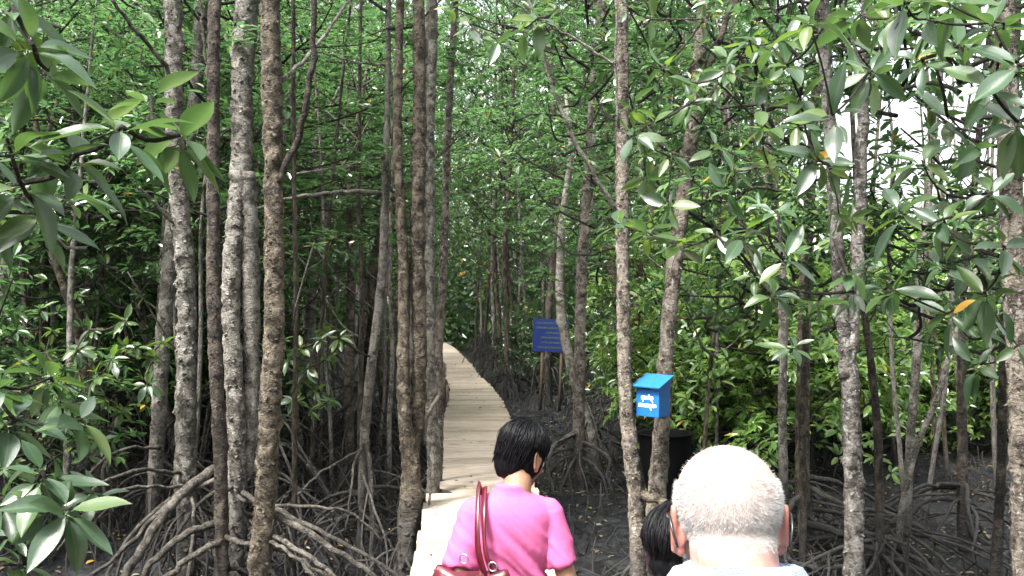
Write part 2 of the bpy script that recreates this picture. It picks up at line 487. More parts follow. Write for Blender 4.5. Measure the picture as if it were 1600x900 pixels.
def make_crown(seed, height, radius, n_limb, n_ros, per, size, rich, low=0.0, profile='tall'):
    """crown on a vertical axis from z=0 to height: limbs and twigs (one mesh) and leaves (one mesh)"""
    r = np.random.default_rng(seed)
    bag = Bag(); ros = []; axs = []
    h = np.linspace(low, height * 0.97, n_limb) + r.normal(0, height * .02, n_limb)
    az = np.arange(n_limb) * 2.4 + r.uniform(0, 6)
    w = []
    limbs = []
    for i in range(n_limb):
        t = (h[i] - low) / max(height - low, 1e-3)
        if profile == 'tall': ext = radius * (0.55 + 0.6 * math.sin(min(1, max(0, t)) * 2.6 + 0.3)) * r.uniform(0.7, 1.2)
        else: ext = radius * math.sqrt(max(0.15, 1 - 0.75 * t * t)) * r.uniform(0.75, 1.15)
        rise = r.uniform(0.15, 0.9) * ext
        d = np.array([math.cos(az[i]), math.sin(az[i]), 0])
        p0 = np.array([0, 0, h[i] - rise * .3])
        p3 = p0 + d * ext + np.array([0, 0, rise])
        p1 = p0 + d * ext * .35 + np.array([0, 0, rise * .15]) + r.normal(0, .06, 3)
        p2 = p0 + d * ext * .7 + np.array([0, 0, rise * .5]) + r.normal(0, .08, 3)
        c = catmull([p0, p1, p2, p3], 8)
        limbs.append((c, ext))
        bag.tube(c, np.linspace(0.022 * (ext / 1.5) ** .5, 0.006, 8), 5, cap=False)
        w.append(ext)
    w = np.array(w) / sum(w)
    for i, (c, ext) in enumerate(limbs):
        k = max(3, int(round(n_ros * w[i])))
        for q in range(k):
            t = 1 - abs(r.normal(0, 0.42)); t = min(1.0, max(0.15, t))
            b = c[min(7, int(t * 7.99))] + r.normal(0, 0.03, 3)
            dv = unit(np.array([b[0] * 0.6, b[1] * 0.6, 0.25]) + r.normal(0, 0.55, 3))
            ln = r.uniform(0.12, 0.55) * (0.6 + 0.3 * ext)
            e = b + dv * ln + np.array([0, 0, 0.05])
            if q % 2 == 0:
                bag.tube(np.array([b, (b + e) / 2 + r.normal(0, .02, 3), e]), [0.005, 0.004, 0.003], 3, cap=False)
            ros.append(e); axs.append(unit(dv * 0.7 + np.array([0, 0, 0.8])))
    v, f = leaf_cloud(*rosettes(np.array(ros), np.array(axs), per, size, r), rich)
    return bag.mesh('limbs'), mesh_fast('crown', v, f)

CR_TALL = [make_crown(100 + i, 6.5 + (i % 3), 1.55, 30, 500, 8, 0.125, i < 2) for i in range(6)]
CR_BIG = [make_crown(300 + i, 5.0, 2.0, 22, 520, 8, 0.13, True) for i in range(3)]
CR_SPARSE = [make_crown(350 + i, 4.5, 1.7, 16, 150, 7, 0.125, True) for i in range(3)]
CR_BUSH = [make_crown(200 + i, 1.7 + .3 * i, 1.05, 22, 330, 9, 0.115, True, 0.15, 'bush') for i in range(4)]
CR_SPRAY = [make_crown(400 + i, 0.9, 0.75, 8, 42, 8, 0.11, True, 0.1, 'bush') for i in range(3)]
for a, b in CR_TALL + CR_BIG + CR_BUSH + CR_SPRAY + CR_SPARSE:
    a.materials.append(M['twig'])
for a, b in CR_TALL + CR_BIG + CR_SPRAY + CR_SPARSE: b.materials.append(M['leaf_far'])
for a, b in CR_BUSH: b.materials.append(M['leaf_painted_sun'])

def put_crown(parent, pair, loc, rz, s, sz=None, mat=None):
    for nm, me in (('limbs', pair[0]), ('crown', pair[1])):
        o = link(nm, me, None, parent)
        o.location = loc; o.rotation_euler = (0, 0, rz); o.scale = (s, s, sz or s)
        if nm == 'crown': o['kind'] = 'stuff'
        if mat and nm == 'crown':
            o.material_slots[0].link = 'OBJECT'; o.material_slots[0].material = mat

# ------------------------------------------------------------------ trunks and prop roots
def trunk_mesh(pts, radii, n=14, step=0.045, rough=0.09, knots=10, seed=0, chips=0, name='trunk'):
    """bumpy bark tube; pts world minus base"""
    r = np.random.default_rng(seed)
    pts = [np.array(p, float) for p in pts]
    length = sum(np.linalg.norm(pts[i + 1] - pts[i]) for i in range(len(pts) - 1))
    m = max(8, int(length / step))
    c = catmull(pts, m)
    cum0 = np.concatenate([[0], np.cumsum([np.linalg.norm(pts[i + 1] - pts[i]) for i in range(len(pts) - 1)])])
    rad = np.interp(np.linspace(0, cum0[-1], m), cum0, radii)
    z = np.linspace(0, length, m)
    ph = r.uniform(0, 50, 3)
    wob = np.stack([noise3(np.stack([z * .9 + ph[0], z * 0, z * 0], -1)), noise3(np.stack([z * .9 + ph[1], z * 0 + 5, z * 0], -1)), z * 0], -1)
    c = c + wob * rad[:, None] * 0.45
    v, f, ring = tube_arrays(c, rad, n)
    rr = np.repeat(rad, n)
    base = v - ring * rr[:, None]
    q = v * 1.0
    amp = 0.9 * rough * (noise3(q * np.array([16, 16, 9]) + ph) + 0.8 * noise3(q * np.array([34, 34, 22]) + ph * 2) + 0.35 * noise3(q * np.array([70, 70, 30]) + 3))
    ringn = 0.22 * rough * noise3(np.stack([np.repeat(z, n) * 14 + ph[2], np.zeros(len(v)), np.zeros(len(v))], -1))
    amp = amp + ringn
    fl = noise3(q * np.array([24, 24, 24]) + ph * 3)
    amp = amp + 2.6 * rough * np.clip(fl - 0.25, 0, 1) - 0.9 * rough * np.clip(-fl - 0.35, 0, 1)
    for k in range(knots):
        kz = r.uniform(0.3, length); ka = r.uniform(0, 2 * math.pi)
        i = min(m - 1, int(kz / length * (m - 1)))
        kp = v[i * n + int(ka / (2 * math.pi) * n) % n]
        d2 = np.sum((v - kp) ** 2, 1) / (rad[i] * 0.42) ** 2
        amp = amp + r.choice([0.35, 0.28, -0.22]) * np.exp(-d2)
    v = base + ring * (rr * (1 + amp))[:, None]
    if chips:
        lim = np.where((v[:, 2] < 5.2))[0]
        idx = r.choice(lim, min(chips, len(lim)), replace=False)
        up = np.array([0, 0, 1.0])
        V = [v]; nv = len(v)
        for i in idx:
            nrm = ring[i]; sd = unit(np.cross(up, nrm)); sz = rr[i] * r.uniform(.16, .42); sg = r.choice([-1, 1])
            out = nrm * r.uniform(.25, .8) + up * sg * r.uniform(.4, 1.1) + sd * r.normal(0, .4)
            p = v[i] - nrm * sz * .15
            V.append(np.array([p - sd * sz * r.uniform(.4, .9), p + sd * sz * r.uniform(.4, .9), p + sd * sz * .3 + out * sz * .9, p - sd * sz * r.uniform(.1, .4) + out * sz]))
            f.append([nv, nv + 1, nv + 2, nv + 3]); nv += 4
        v = np.concatenate(V)
    return mesh_np(name, v, f)

def root_curve(base_r, h, az, reach, r, sag=1.7, z0=MUD):
    """arching prop root from the trunk (height h above mud) to the mud"""
    t = np.linspace(0, 1, 11)
    rad = base_r * 0.6 + (reach) * t ** 0.85
    zz = z0 + h * (1 - t ** sag) - 0.06 * t
    a = az + r.normal(0, 0.12) * t * 2 + 0.1 * np.sin(t * 5 + r.uniform(0, 6))
    return np.stack([np.cos(a) * rad, np.sin(a) * rad, zz], -1)

def add_roots(parent, base_xy, r, n, hmax, reach, rad, mat, seg=7):
    """one child per prop root; parent origin at base_xy on the mud"""
    ph = r.uniform(0, 6.28)
    for k in range(n):
        c = root_curve(rad, r.uniform(0.3, 1.0) * hmax, ph + k * 2.4 + r.normal(0, .25), r.uniform(0.45, 1.0) * reach, r, r.uniform(1.3, 2.4), 0.0)
        c += r.normal(0, 0.012, c.shape) * np.linspace(0, 1, 11)[:, None]
        rr = r.uniform(0.007, 0.019)
        b = Bag(); b.tube(c, np.linspace(rr * 1.25, rr * 0.7, 11), seg)
        if r.random() < 0.6:
            i = int(r.integers(3, 7)); p = c[i]
            dv = np.array([r.normal(0, .2), r.normal(0, .2), 0])
            e = np.array([p[0], p[1], 0]) + dv + np.array([c[-1][0] - p[0], c[-1][1] - p[1], 0]) * .3
            b.tube(catmull([p, (p + e) / 2 + dv * .3 + np.array([0, 0, .06]), e - np.array([0, 0, .05])], 6), rr * .7, 5)
        link('prop_root', b.mesh('prop_root'), mat, parent)

def near_tree(label, px_pts, d, w, mat, seed, top=9.0, crown=None, roots=(8, 0.8, 0.9), rough=0.09, knots=12, root_mat='root', d_top=None, to_mud=True, cat='tree', leafmat=None):
    """px_pts: (px, py) from low to high; d metres away; w: list of widths in pixels, same length"""
    r = np.random.default_rng(seed)
    n = len(px_pts)
    ds = np.linspace(d, d_top or d, n)
    pts = [np.array(P(x, y, dd)) for (x, y), dd in zip(px_pts, ds)]
    rad = [0.88 * wi / FPX * dd / 2 for wi, dd in zip(w, ds)]
    if to_mud and pts[0][2] > MUD:
        dv = pts[1] - pts[0]
        t = (pts[0][2] - MUD + 0.15) / max(dv[2], .1)
        pts.insert(0, pts[0] - np.array([dv[0] * t * .5, dv[1] * t * .5, pts[0][2] - MUD + 0.15])); rad.insert(0, rad[0] * 0.8)
    if pts[-1][2] < top:
        dv = pts[-1] - pts[-2]; dv = dv / dv[2]
        hh = top - pts[-1][2]
        pts.append(pts[-1] + dv * hh * .5); rad.append(rad[-1] * .8)
        pts.append(pts[-1] + np.array([dv[0] * .5, dv[1] * .5, 1]) * hh * .5); rad.append(rad[-2] * .35)
    base = np.array([pts[0][0], pts[0][1], MUD])
    t = thing('mangrove_tree', label, cat, base)
    me = trunk_mesh([p - base for p in pts], rad, 18, 0.028, rough * 1.35, knots * 2, seed, int(7000 * rough))
    link('trunk', me, M[mat], t)
    if roots[0]:
        add_roots(t, None, r, roots[0], roots[1], roots[2], rad[1], M[root_mat])
    if crown:
        pair, zc, s = crown
        tp = np.array([p for p in pts]); xy = np.array([np.interp(zc + 2, tp[:, 2], tp[:, 0]), np.interp(zc + 2, tp[:, 2], tp[:, 1])])
        put_crown(t, pair, (xy[0] - base[0], xy[1] - base[1], zc - MUD), r.uniform(0, 6.28), s, mat=leafmat)
    return t

def px_branch(t, pts, r0, r1, mat, name='branch', n=10, seg=7):
    """limb or root of tree t drawn through (px, py, d) points"""
    base = np.array(t.location)
    c = catmull([np.array(P(*p)) - base for p in pts], max(n, 4 * len(pts)))
    k = len(c)
    c[1:-1] += np.random.default_rng(int(abs(pts[0][0] * 7 + pts[0][1]))).normal(0, 0.006, (k - 2, 3))
    b = Bag(); b.tube(c, np.linspace(r0, r1, k), seg)
    return link(name, b.mesh(name), M[mat], t)

# ------------------------------------------------------------------ single leaves for near branches
def single_leaf(seed):
    r = random.Random(seed)
    st = np.linspace(0, 1, 8)
    wid = np.array([0.015, .115, .175, .20, .192, .155, .085, 0.0]) * r.uniform(0.9, 1.1)
    droop = r.uniform(0.0, 0.34); fold = r.uniform(0.08, 0.55)
    v = []; 
    for s, w in zip(st, wid):
        z = -droop * s * s + 0.02 * math.sin(s * 7 + seed)
        wl = w * (1 + 0.05 * math.sin(s * 9 + seed))
        v += [(s, w, z + w * fold), (s, wl * .5, z + w * fold * .4), (s, 0, z), (s, -wl * .5, z + w * fold * .4), (s, -w, z + w * fold)]
    f = []
    for i in range(7):
        for j in range(4):
            a = i * 5 + j
            f.append([a, a + 5, a + 6, a + 1])
    b = Bag(); b.add(np.array(v), [q[::-1] for q in f])
    b.tube(np.array([(-0.14, 0, -0.03), (-0.05, 0, -0.008), (0.05, 0, -0.004)]), [0.013, 0.012, 0.008], 4)
    return b.mesh('leaf')
LEAVES = {k: [single_leaf(s) for s in range(9)] for k in ('leaf_near', 'leaf_young', 'leaf_orange')}
for k in LEAVES:
    for me in LEAVES[k]: me.materials.append(M[k])

def put_leaf(parent, pos, d, nrm, L, kind, r):
    d = unit(d); s = unit(np.cross(nrm, d)); u = np.cross(d, s)
    o = link('leaf', LEAVES[kind][int(r.integers(9))], None, parent)
    mat = Matrix(((d[0], s[0], u[0], pos[0]), (d[1], s[1], u[1], pos[1]), (d[2], s[2], u[2], pos[2]), (0, 0, 0, 1)))
    o.matrix_local = mat @ Matrix.Scale(L, 4)
    return o

def leafy_branch(t, origin, ros, seed, size=0.12, per=(6, 9), twig_r=0.0055, young=0.2, extra=0.3):
    """branch part of t: twigs through the whorl points, whorls of single leaves as its sub-parts"""
    r = np.random.default_rng(seed)
    ros = list(ros) + [(q[0] + r.normal(0, 26), q[1] + r.normal(0, 24), q[2] + r.uniform(.05, .4), .85) for q in ros if r.random() < extra]
    base = np.array(t.location)
    nodes = [np.array(P(*origin)) - base]
    ends = [np.array(P(*q[:3])) - base for q in ros]
    todo = list(range(len(ends))); par = {}
    weight = [0]
    order = []
    inn = [(-1, nodes[0])]
    while todo:
        best = min(((np.linalg.norm(ends[i] - p) + 0.15 * np.linalg.norm(p - nodes[0]), i, k) for i in todo for k, p in inn), key=lambda x: x[0])
        _, i, k = best
        par[i] = k; order.append(i); todo.remove(i); inn.append((i, ends[i]))
    cnt = {i: 1 for i in order}
    for i in reversed(order):
        if par[i] >= 0: cnt[par[i]] += cnt[i]
    bag = Bag(); axis = {}
    for i in order:
        a = nodes[0] if par[i] < 0 else ends[par[i]]
        e = ends[i]; ln = np.linalg.norm(e - a)
        mid = (a + e) / 2 + r.normal(0, .04, 3) * ln + np.array([0, 0, -0.08 * ln])
        r0 = twig_r * (0.55 + 0.28 * math.sqrt(cnt[i]))
        c = catmull([a, mid, e], 8)
        bag.tube(c, np.linspace(r0, max(0.0028, r0 * .75), 8), 6)
        axis[i] = unit(unit(e - mid) * 0.8 + np.array([0, 0, 0.75]) + r.normal(0, .15, 3))
    br = link('branch', bag.mesh('branch'), M['twig'], t)
    for i in order:
        ax = axis[i]; e = ends[i]
        sz = size * (ros[i][3] if len(ros[i]) > 3 else 1)
        n = int(r.integers(per[0], per[1] + 1)); ph = r.uniform(0, 6.28)
        s0 = unit(np.cross(ax, [0.3, 1, 0.1])); s1 = np.cross(ax, s0)
        for k in range(n):
            a = ph + k * 2.4 + r.normal(0, .25)
            el = r.uniform(-0.45, 0.25) if k < n - 2 else r.uniform(0.5, 1.0)
            d = (s0 * math.cos(a) + s1 * math.sin(a)) * math.cos(el) + ax * math.sin(el)
            d = d + np.array([0, 0, -r.uniform(0, 0.35)])
            kind = 'leaf_young' if r.random() < young else 'leaf_near'
            if r.random() < 0.005: kind = 'leaf_orange'
            put_leaf(br, e - ax * r.uniform(0, .035) + unit(d) * 0.018, d, ax + np.array([0, 0, .4]) + r.normal(0, .22, 3), sz * r.uniform(0.55, 1.25), kind, r)
        # pointed terminal bud
    return br

# ------------------------------------------------------------------ named trees near the walk
T = near_tree
cb = lambda i, z, s: (CR_SPARSE[i % 3], z, s)
cm = lambda i, z, s: (CR_BIG[i % 3], z, s)
ct = lambda i, z, s: (CR_SPARSE[i % 3], z, s)

t_grey = T('thick grey knobbly mangrove trunk at left, just left of the dark reddish trunk',
           [(292, 725), (287, 500), (284, 300), (276, 0)], 8.0, [36, 32, 30, 30], 'bark_grey', 11, 9, cb(0, 5.2, 1.0), (9, 1.15, 1.1), 0.11)
t_lean = T('pale mangrove trunk leaning up to the right behind the thick grey trunk',
           [(246, 640), (262, 430), (298, 190), (316, 0)], 9.2, [26, 25, 22, 20], 'bark_pale', 12, 9, ct(1, 5, .9), (7, 1.0, 1.0), 0.07)
t_red = T('slim dark reddish-brown mangrove trunk at left between two grey trunks',
          [(350, 890), (336, 560), (333, 250), (338, 0)], 6.2, [25, 23, 22, 21], 'bark_dark', 13, 8.5, cb(1, 5.4, .8), (7, .7, .8), 0.09)
t_pair = T('grey mangrove with twin stems standing close behind the brown trunk',
           [(366, 745), (366, 450), (374, 250), (386, 0)], 7.8, [30, 32, 36, 40], 'bark_grey', 14, 9, cb(2, 5.3, 1.0), (8, 1.1, 1.0), 0.10)
px_branch(t_pair, [(386, 745, 7.9), (392, 560, 7.9), (392, 400, 7.85), (384, 270, 7.8)], 0.075, 0.085, 'bark_grey', 'stem', 40, 12)
t_brown = T('stout brown flaky mangrove trunk with a dark side limb, left of the boardwalk',
            [(410, 890), (425, 600), (428, 300), (424, 0)], 6.0, [37, 36, 34, 34], 'bark_brown', 15, 8.5, cb(0, 5.6, .9), (8, .7, .9), 0.11, 16)
px_branch(t_brown, [(430, 290, 6), (447, 258, 6), (470, 200, 5.95), (488, 110, 5.9), (492, 0, 5.85), (494, -120, 5.8)], 0.026, 0.016, 'bark_dark', 'limb', 16, 10)
t_thin = T('thin pale trunk with a long horizontal bare limb, left of the clustered trunks',
           [(572, 690), (580, 600), (600, 360), (606, 160), (606, 0)], 9.0, [17, 17, 15, 10, 9], 'bark_pale', 16, 8, ct(2, 5, .8), (14, .9, 1.4), 0.06)
px_branch(t_thin, [(606, 303, 9), (570, 300, 8.9), (500, 303, 8.7), (440, 313, 8.5), (400, 326, 8.4)], 0.027, 0.014, 'bark_pale', 'limb', 14, 8)
px_branch(t_thin, [(612, 312, 9), (640, 285, 9.1), (690, 240, 9.2), (725, 203, 9.3)], 0.022, 0.010, 'bark_brown', 'limb', 12, 8)
px_branch(t_thin, [(600, 250, 9), (614, 300, 8.9), (640, 290, 8.9)], 0.02, 0.014, 'bark_dark', 'limb', 8, 6)
t_c1 = T('brown slender trunk at the left of the cluster beside the boardwalk',
         [(628, 890), (640, 760), (634, 620), (628, 400), (622, 200), (626, 0)], 8.4, [40, 34, 22, 19, 16, 14], 'bark_brown', 17, 9, ct(3, 5.5, .9), (3, .5, .7), 0.10)
t_c2 = T('thickest grey-brown trunk in the cluster beside the boardwalk',
         [(640, 800), (648, 700), (653, 600), (656, 300), (655, 0)], 8.5, [30, 27, 26, 25, 20], 'bark_brown', 18, 10, cb(1, 6, .8), (3, .5, .7), 0.11)
t_c3 = T('grey-brown trunk second from the boardwalk in the trunk cluster',
         [(676, 735), (675, 620), (671, 300), (675, 0)], 9.2, [24, 20, 18, 15], 'bark_grey', 19, 10, ct(4, 6, .9), (5, .8, .8), 0.10)
t_c4 = T('pale-edged trunk nearest the boardwalk in the trunk cluster',
         [(684, 700), (687, 600), (692, 380), (702, 150), (712, 0)], 9.8, [16, 16, 14, 12, 12], 'bark_lichen', 20, 10, ct(5, 6, .9), (4, .7, .7), 0.08)
px_branch(t_c3, [(690, 615, 9.0), (672, 640, 8.8), (665, 680, 8.6), (672, 730, 8.5), (670, 790, 8.4)], 0.022, 0.013, 'root', 'prop_root', 12, 7)
t_c5 = T('tall bare trunk reaching up behind the trunk cluster',
         [(646, 640), (650, 330), (664, 120), (674, 0)], 10.5, [16, 15, 16, 14], 'bark_grey', 21, 10, ct(0, 6, .9), (5, .8, .8), 0.07)

px_branch(t_brown, [(428, 140, 6), (458, 112, 6.2), (500, 62, 6.5), (548, 0, 6.8)], .017, .010, 'bark_pale', 'limb', 14, 7)
px_branch(t_thin, [(604, 102, 9), (560, 98, 8.8), (520, 86, 8.6), (492, 80, 8.4)], .014, .007, 'bark_pale', 'limb', 12, 6)
px_branch(t_grey, [(276, 155, 8), (262, 110, 7.8), (236, 75, 7.6), (205, 40, 7.4), (172, -5, 7.2)], .024, .014, 'bark_grey', 'limb', 16, 8)
px_branch(t_grey, [(276, 352, 8), (255, 332, 7.8), (232, 308, 7.6), (218, 292, 7.5)], .014, .008, 'bark_pale', 'limb', 10, 6)
px_branch(t_red, [(336, 170, 6.2), (326, 120, 6.25), (318, 60, 6.3), (312, 0, 6.35)], .013, .010, 'bark_dark', 'limb', 12, 7)
t_tilt = T('dark leaning trunk in shadow at far left, behind the leafy spray', [(128, 540), (104, 450), (80, 380), (70, 300)], 10.0, [15, 14, 14, 12], 'bark_brown', 22, 5, None, (5, .8, .9), 0.06)

# trees right of the boardwalk
t_perch = T('pale forked trunk on arched roots, right of the woman in pink',
            [(905, 700), (906, 560), (912, 400), (916, 290), (922, 200)], 12.0, [22, 20, 19, 15, 11], 'bark_lichen', 31, 8.5, ct(1, 4.6, .9), (10, .85, 1.1), 0.06)
px_branch(t_perch, [(912, 390, 12), (922, 320, 12), (928, 260, 12.1), (926, 190, 12.2)], 0.05, 0.03, 'bark_lichen', 'limb', 14, 9)
for pts, r0, r1 in (([(902, 672, 12), (875, 692, 11.8), (860, 704, 11.6), (857, 735, 11.5), (868, 776, 11.4)], .04, .018),
                    ([(906, 688, 12), (930, 700, 11.8), (952, 716, 11.6), (948, 742, 11.5), (958, 770, 11.4)], .03, .016),
                    ([(908, 715, 12), (930, 728, 11.7), (946, 760, 11.5), (950, 800, 11.4)], .025, .014),
                    ([(903, 710, 12), (888, 735, 11.8), (878, 760, 11.7), (872, 780, 11.6)], .022, .013),
                    ([(913, 622, 12), (922, 640, 11.9), (935, 680, 11.8), (944, 706, 11.8)], .014, .010)):
    px_branch(t_perch, pts, r0, r1, 'root', 'prop_root', 14, 7)
t_mot = T('mottled straight trunk just left of the blue box',
          [(994, 900), (985, 700), (980, 600), (976, 300), (974, 0)], 6.6, [27, 26, 24, 23, 21], 'bark_lichen', 32, 9, cb(2, 5.5, .9), (6, .45, .8), 0.09)
px_branch(t_mot, [(964, 330, 6.6), (935, 285, 6.5), (900, 222, 6.4), (868, 150, 6.3), (838, 40, 6.2), (825, 0, 6.2)], 0.017, 0.009, 'bark_pale', 'limb', 18, 7)
px_branch(t_mot, [(964, 106, 6.6), (930, 80, 6.5), (880, 50, 6.4), (830, 22, 6.3), (790, -8, 6.2)], 0.013, 0.008, 'bark_pale', 'limb', 14, 7)
px_branch(t_mot, [(966, 200, 6.55), (963, 110, 6.5), (962, 0, 6.5)], 0.009, 0.008, 'bark_pale', 'limb', 10, 6)
px_branch(t_mot, [(990, 770, 6.6), (1012, 776, 6.55), (1032, 783, 6.5), (1056, 800, 6.4)], 0.042, 0.03, 'bark_brown', 'prop_root', 12, 9)
t_box = T('leaning mangrove trunk that carries the blue box',
          [(1028, 800), (1034, 700), (1040, 560), (1056, 400), (1078, 200), (1098, 0)], 7.0, [34, 30, 27, 27, 26, 22], 'bark_lichen', 33, 9, cb(0, 5.4, .9), (6, .6, .9), 0.08)
px_branch(t_box, [(1086, 150, 7), (1104, 110, 7), (1125, 60, 7), (1148, 0, 7)], 0.03, 0.022, 'bark_dark', 'limb', 10, 8)
t_fork = T('black and white mottled trunk forking into two stems, right of the bald man',
           [(1333, 900), (1328, 700), (1324, 570), (1310, 440), (1297, 250), (1286, 0)], 5.6, [34, 31, 29, 24, 23, 20], 'bark_mottled', 34, 8, cb(1, 5.0, .8), (6, .4, .8), 0.09, 16)
px_branch(t_fork, [(1322, 590, 5.6), (1334, 480, 5.62), (1341, 350, 5.65), (1347, 220, 5.7), (1356, 0, 5.7), (1362, -120, 5.7)], 0.045, 0.032, 'bark_mottled', 'stem', 40, 12)
t_edge = T('stout light brown trunk at the right edge of the picture',
           [(1600, 900), (1592, 700), (1585, 500), (1580, 300), (1578, 60)], 5.2, [42, 40, 42, 40, 36], 'bark_lichen', 35, 8, cb(2, 5.0, .8), (6, .4, .8), 0.06)
t_r17 = T('brown trunk beyond the bald man with thick lateral roots',
          [(1258, 860), (1258, 640), (1262, 430), (1272, 220), (1276, 60)], 9.0, [28, 23, 20, 17, 15], 'bark_brown', 36, 8, ct(2, 4.2, .9), (14, .75, 1.7), 0.07)
t_r18 = T('slim trunk left of the brown trunk, bending left as it rises',
          [(1226, 830), (1222, 640), (1222, 420), (1206, 280), (1192, 120), (1186, 0)], 9.8, [16, 15, 15, 14, 13, 12], 'bark_grey', 37, 8, ct(3, 4.4, .9), (12, .6, 1.5), 0.06)
t_r19 = T('thin blackish trunk right of the forked mottled trunk',
          [(1376, 880), (1372, 700), (1360, 570), (1350, 480), (1340, 300)], 8.0, [16, 15, 13, 11, 9], 'bark_dark', 38, 7, None, (12, .6, 1.5), 0.06, root_mat='root_dark')
t_r20 = T('slender grey-brown trunk rising through the right-hand leaves',
          [(1412, 880), (1418, 720), (1430, 560), (1440, 430), (1462, 200)], 8.4, [17, 15, 14, 13, 11], 'bark_grey', 39, 7.5, ct(4, 4.2, .9), (12, .6, 1.5), 0.06)
t_r21 = T('crooked thin stem slanting up right from the slender grey-brown trunk',
          [(1402, 880), (1408, 800), (1432, 700), (1465, 620), (1482, 560), (1500, 500)], 8.1, [12, 12, 10, 10, 9, 7], 'bark_grey', 40, 3.0, None, (4, .5, .8), 0.05)
t_r22 = T('dark trunk standing on black stilt roots in the muddy clearing',
          [(1508, 860), (1503, 700), (1503, 560), (1512, 380), (1526, 240)], 9.2, [22, 17, 14, 13, 11], 'bark_dark', 41, 7, ct(5, 4.0, .9), (14, .75, 1.5), 0.06, root_mat='root_dark')
t_r23 = T('dark slim trunk close left of the trunk at the right edge',
          [(1555, 900), (1562, 740), (1566, 560), (1572, 420)], 7.0, [19, 16, 13, 12], 'bark_dark', 42, 7, None, (10, .5, 1.3), 0.06, root_mat='root_dark')
for pts, r0, r1 in (([(1500, 757, 9.2), (1470, 757, 9.0), (1430, 764, 8.8), (1400, 800, 8.6)], .022, .014),
                    ([(1500, 780, 9.2), (1455, 782, 9.0), (1425, 800, 8.8), (1405, 850, 8.7)], .024, .014),
                    ([(1508, 800, 9.2), (1540, 806, 9.0), (1570, 835, 8.9)], .026, .018),
                    ([(1508, 825, 9.2), (1535, 845, 9.0), (1575, 856, 8.8)], .03, .02)):
    px_branch(t_r22, pts, r0, r1, 'root_dark', 'prop_root', 12, 7)
for pts, r0, r1 in (([(1250, 815, 9), (1290, 826, 8.6), (1340, 840, 8.3), (1420, 860, 8)], .045, .025),
                    ([(1260, 745, 9), (1300, 752, 9.2), (1340, 768, 9.4), (1400, 800, 9.4)], .03, .018),
                    ([(1256, 770, 9), (1230, 800, 8.6), (1222, 850, 8.3), (1240, 905, 8)], .028, .018),
                    ([(1262, 760, 9), (1320, 790, 8.8), (1380, 800, 8.6), (1450, 830, 8.4)], .03, .016),
                    ([(1256, 830, 9), (1230, 870, 8.2), (1280, 888, 7.9), (1340, 884, 7.8)], .026, .02)):
    px_branch(t_r17, pts, r0, r1, 'root', 'prop_root', 14, 7)

# big roots in the left foreground
for tr, pts, r0, r1 in ((t_pair, [(335, 732, 7.4), (290, 765, 7.0), (250, 812, 6.7), (215, 868, 6.5), (188, 912, 6.4)], .052, .04),
                        (t_pair, [(345, 745, 7.3), (260, 790, 6.9), (185, 868, 6.7), (120, 912, 6.6)], .026, .018),
                        (t_red, [(346, 815, 6.3), (285, 838, 6.1), (238, 880, 6.0), (214, 915, 6.0)], .036, .03),
                        (t_red, [(346, 846, 6.2), (300, 868, 6.0), (262, 900, 5.9), (244, 920, 5.9)], .03, .025),
                        (t_grey, [(300, 778, 7.4), (303, 820, 7.0), (297, 870, 6.7), (294, 915, 6.6)], .018, .016),
                        (t_grey, [(300, 762, 7.6), (240, 760, 7.2), (190, 765, 7.0), (140, 795, 6.8), (90, 860, 6.7)], .02, .014),
                        (t_grey, [(285, 740, 7.9), (215, 735, 7.4), (150, 760, 7.2), (120, 800, 7.1)], .024, .015),
                        (t_lean, [(250, 700, 9), (200, 700, 8.6), (160, 720, 8.4), (120, 760, 8.2)], .026, .016),
                        (t_pair, [(380, 770, 7.6), (440, 800, 7.2), (520, 840, 6.9), (600, 884, 6.7), (640, 915, 6.6)], .03, .018),
                        (t_brown, [(415, 800, 6.1), (470, 825, 6.0), (540, 868, 5.9), (590, 905, 5.9)], .034, .022),
                        (t_brown, [(414, 832, 6), (460, 856, 5.9), (505, 885, 5.8), (540, 915, 5.8)], .026, .018),
                        (t_brown, [(415, 845, 6), (450, 862, 5.8), (480, 890, 5.7), (496, 915, 5.7)], .018, .014),
                        (t_red, [(352, 838, 6.2), (380, 850, 6.1), (440, 860, 6.1), (520, 905, 6.0)], .026, .016),
                        (t_pair, [(372, 775, 7.7), (410, 790, 7.5), (470, 790, 7.3), (545, 800, 7.2), (600, 850, 7.2)], .022, .013),
                        (t_thin, [(572, 690, 9), (555, 720, 8.8), (548, 770, 8.6), (540, 830, 8.5)], .02, .013),
                        (t_thin, [(575, 690, 9), (580, 760, 8.7), (582, 830, 8.5), (580, 905, 8.3)], .03, .026),
                        (t_thin, [(566, 700, 9), (500, 740, 8.8), (440, 800, 8.6)], .018, .012)):
    px_branch(tr, pts, r0 * .78, r1 * .78, 'root', 'prop_root', 14, 8)

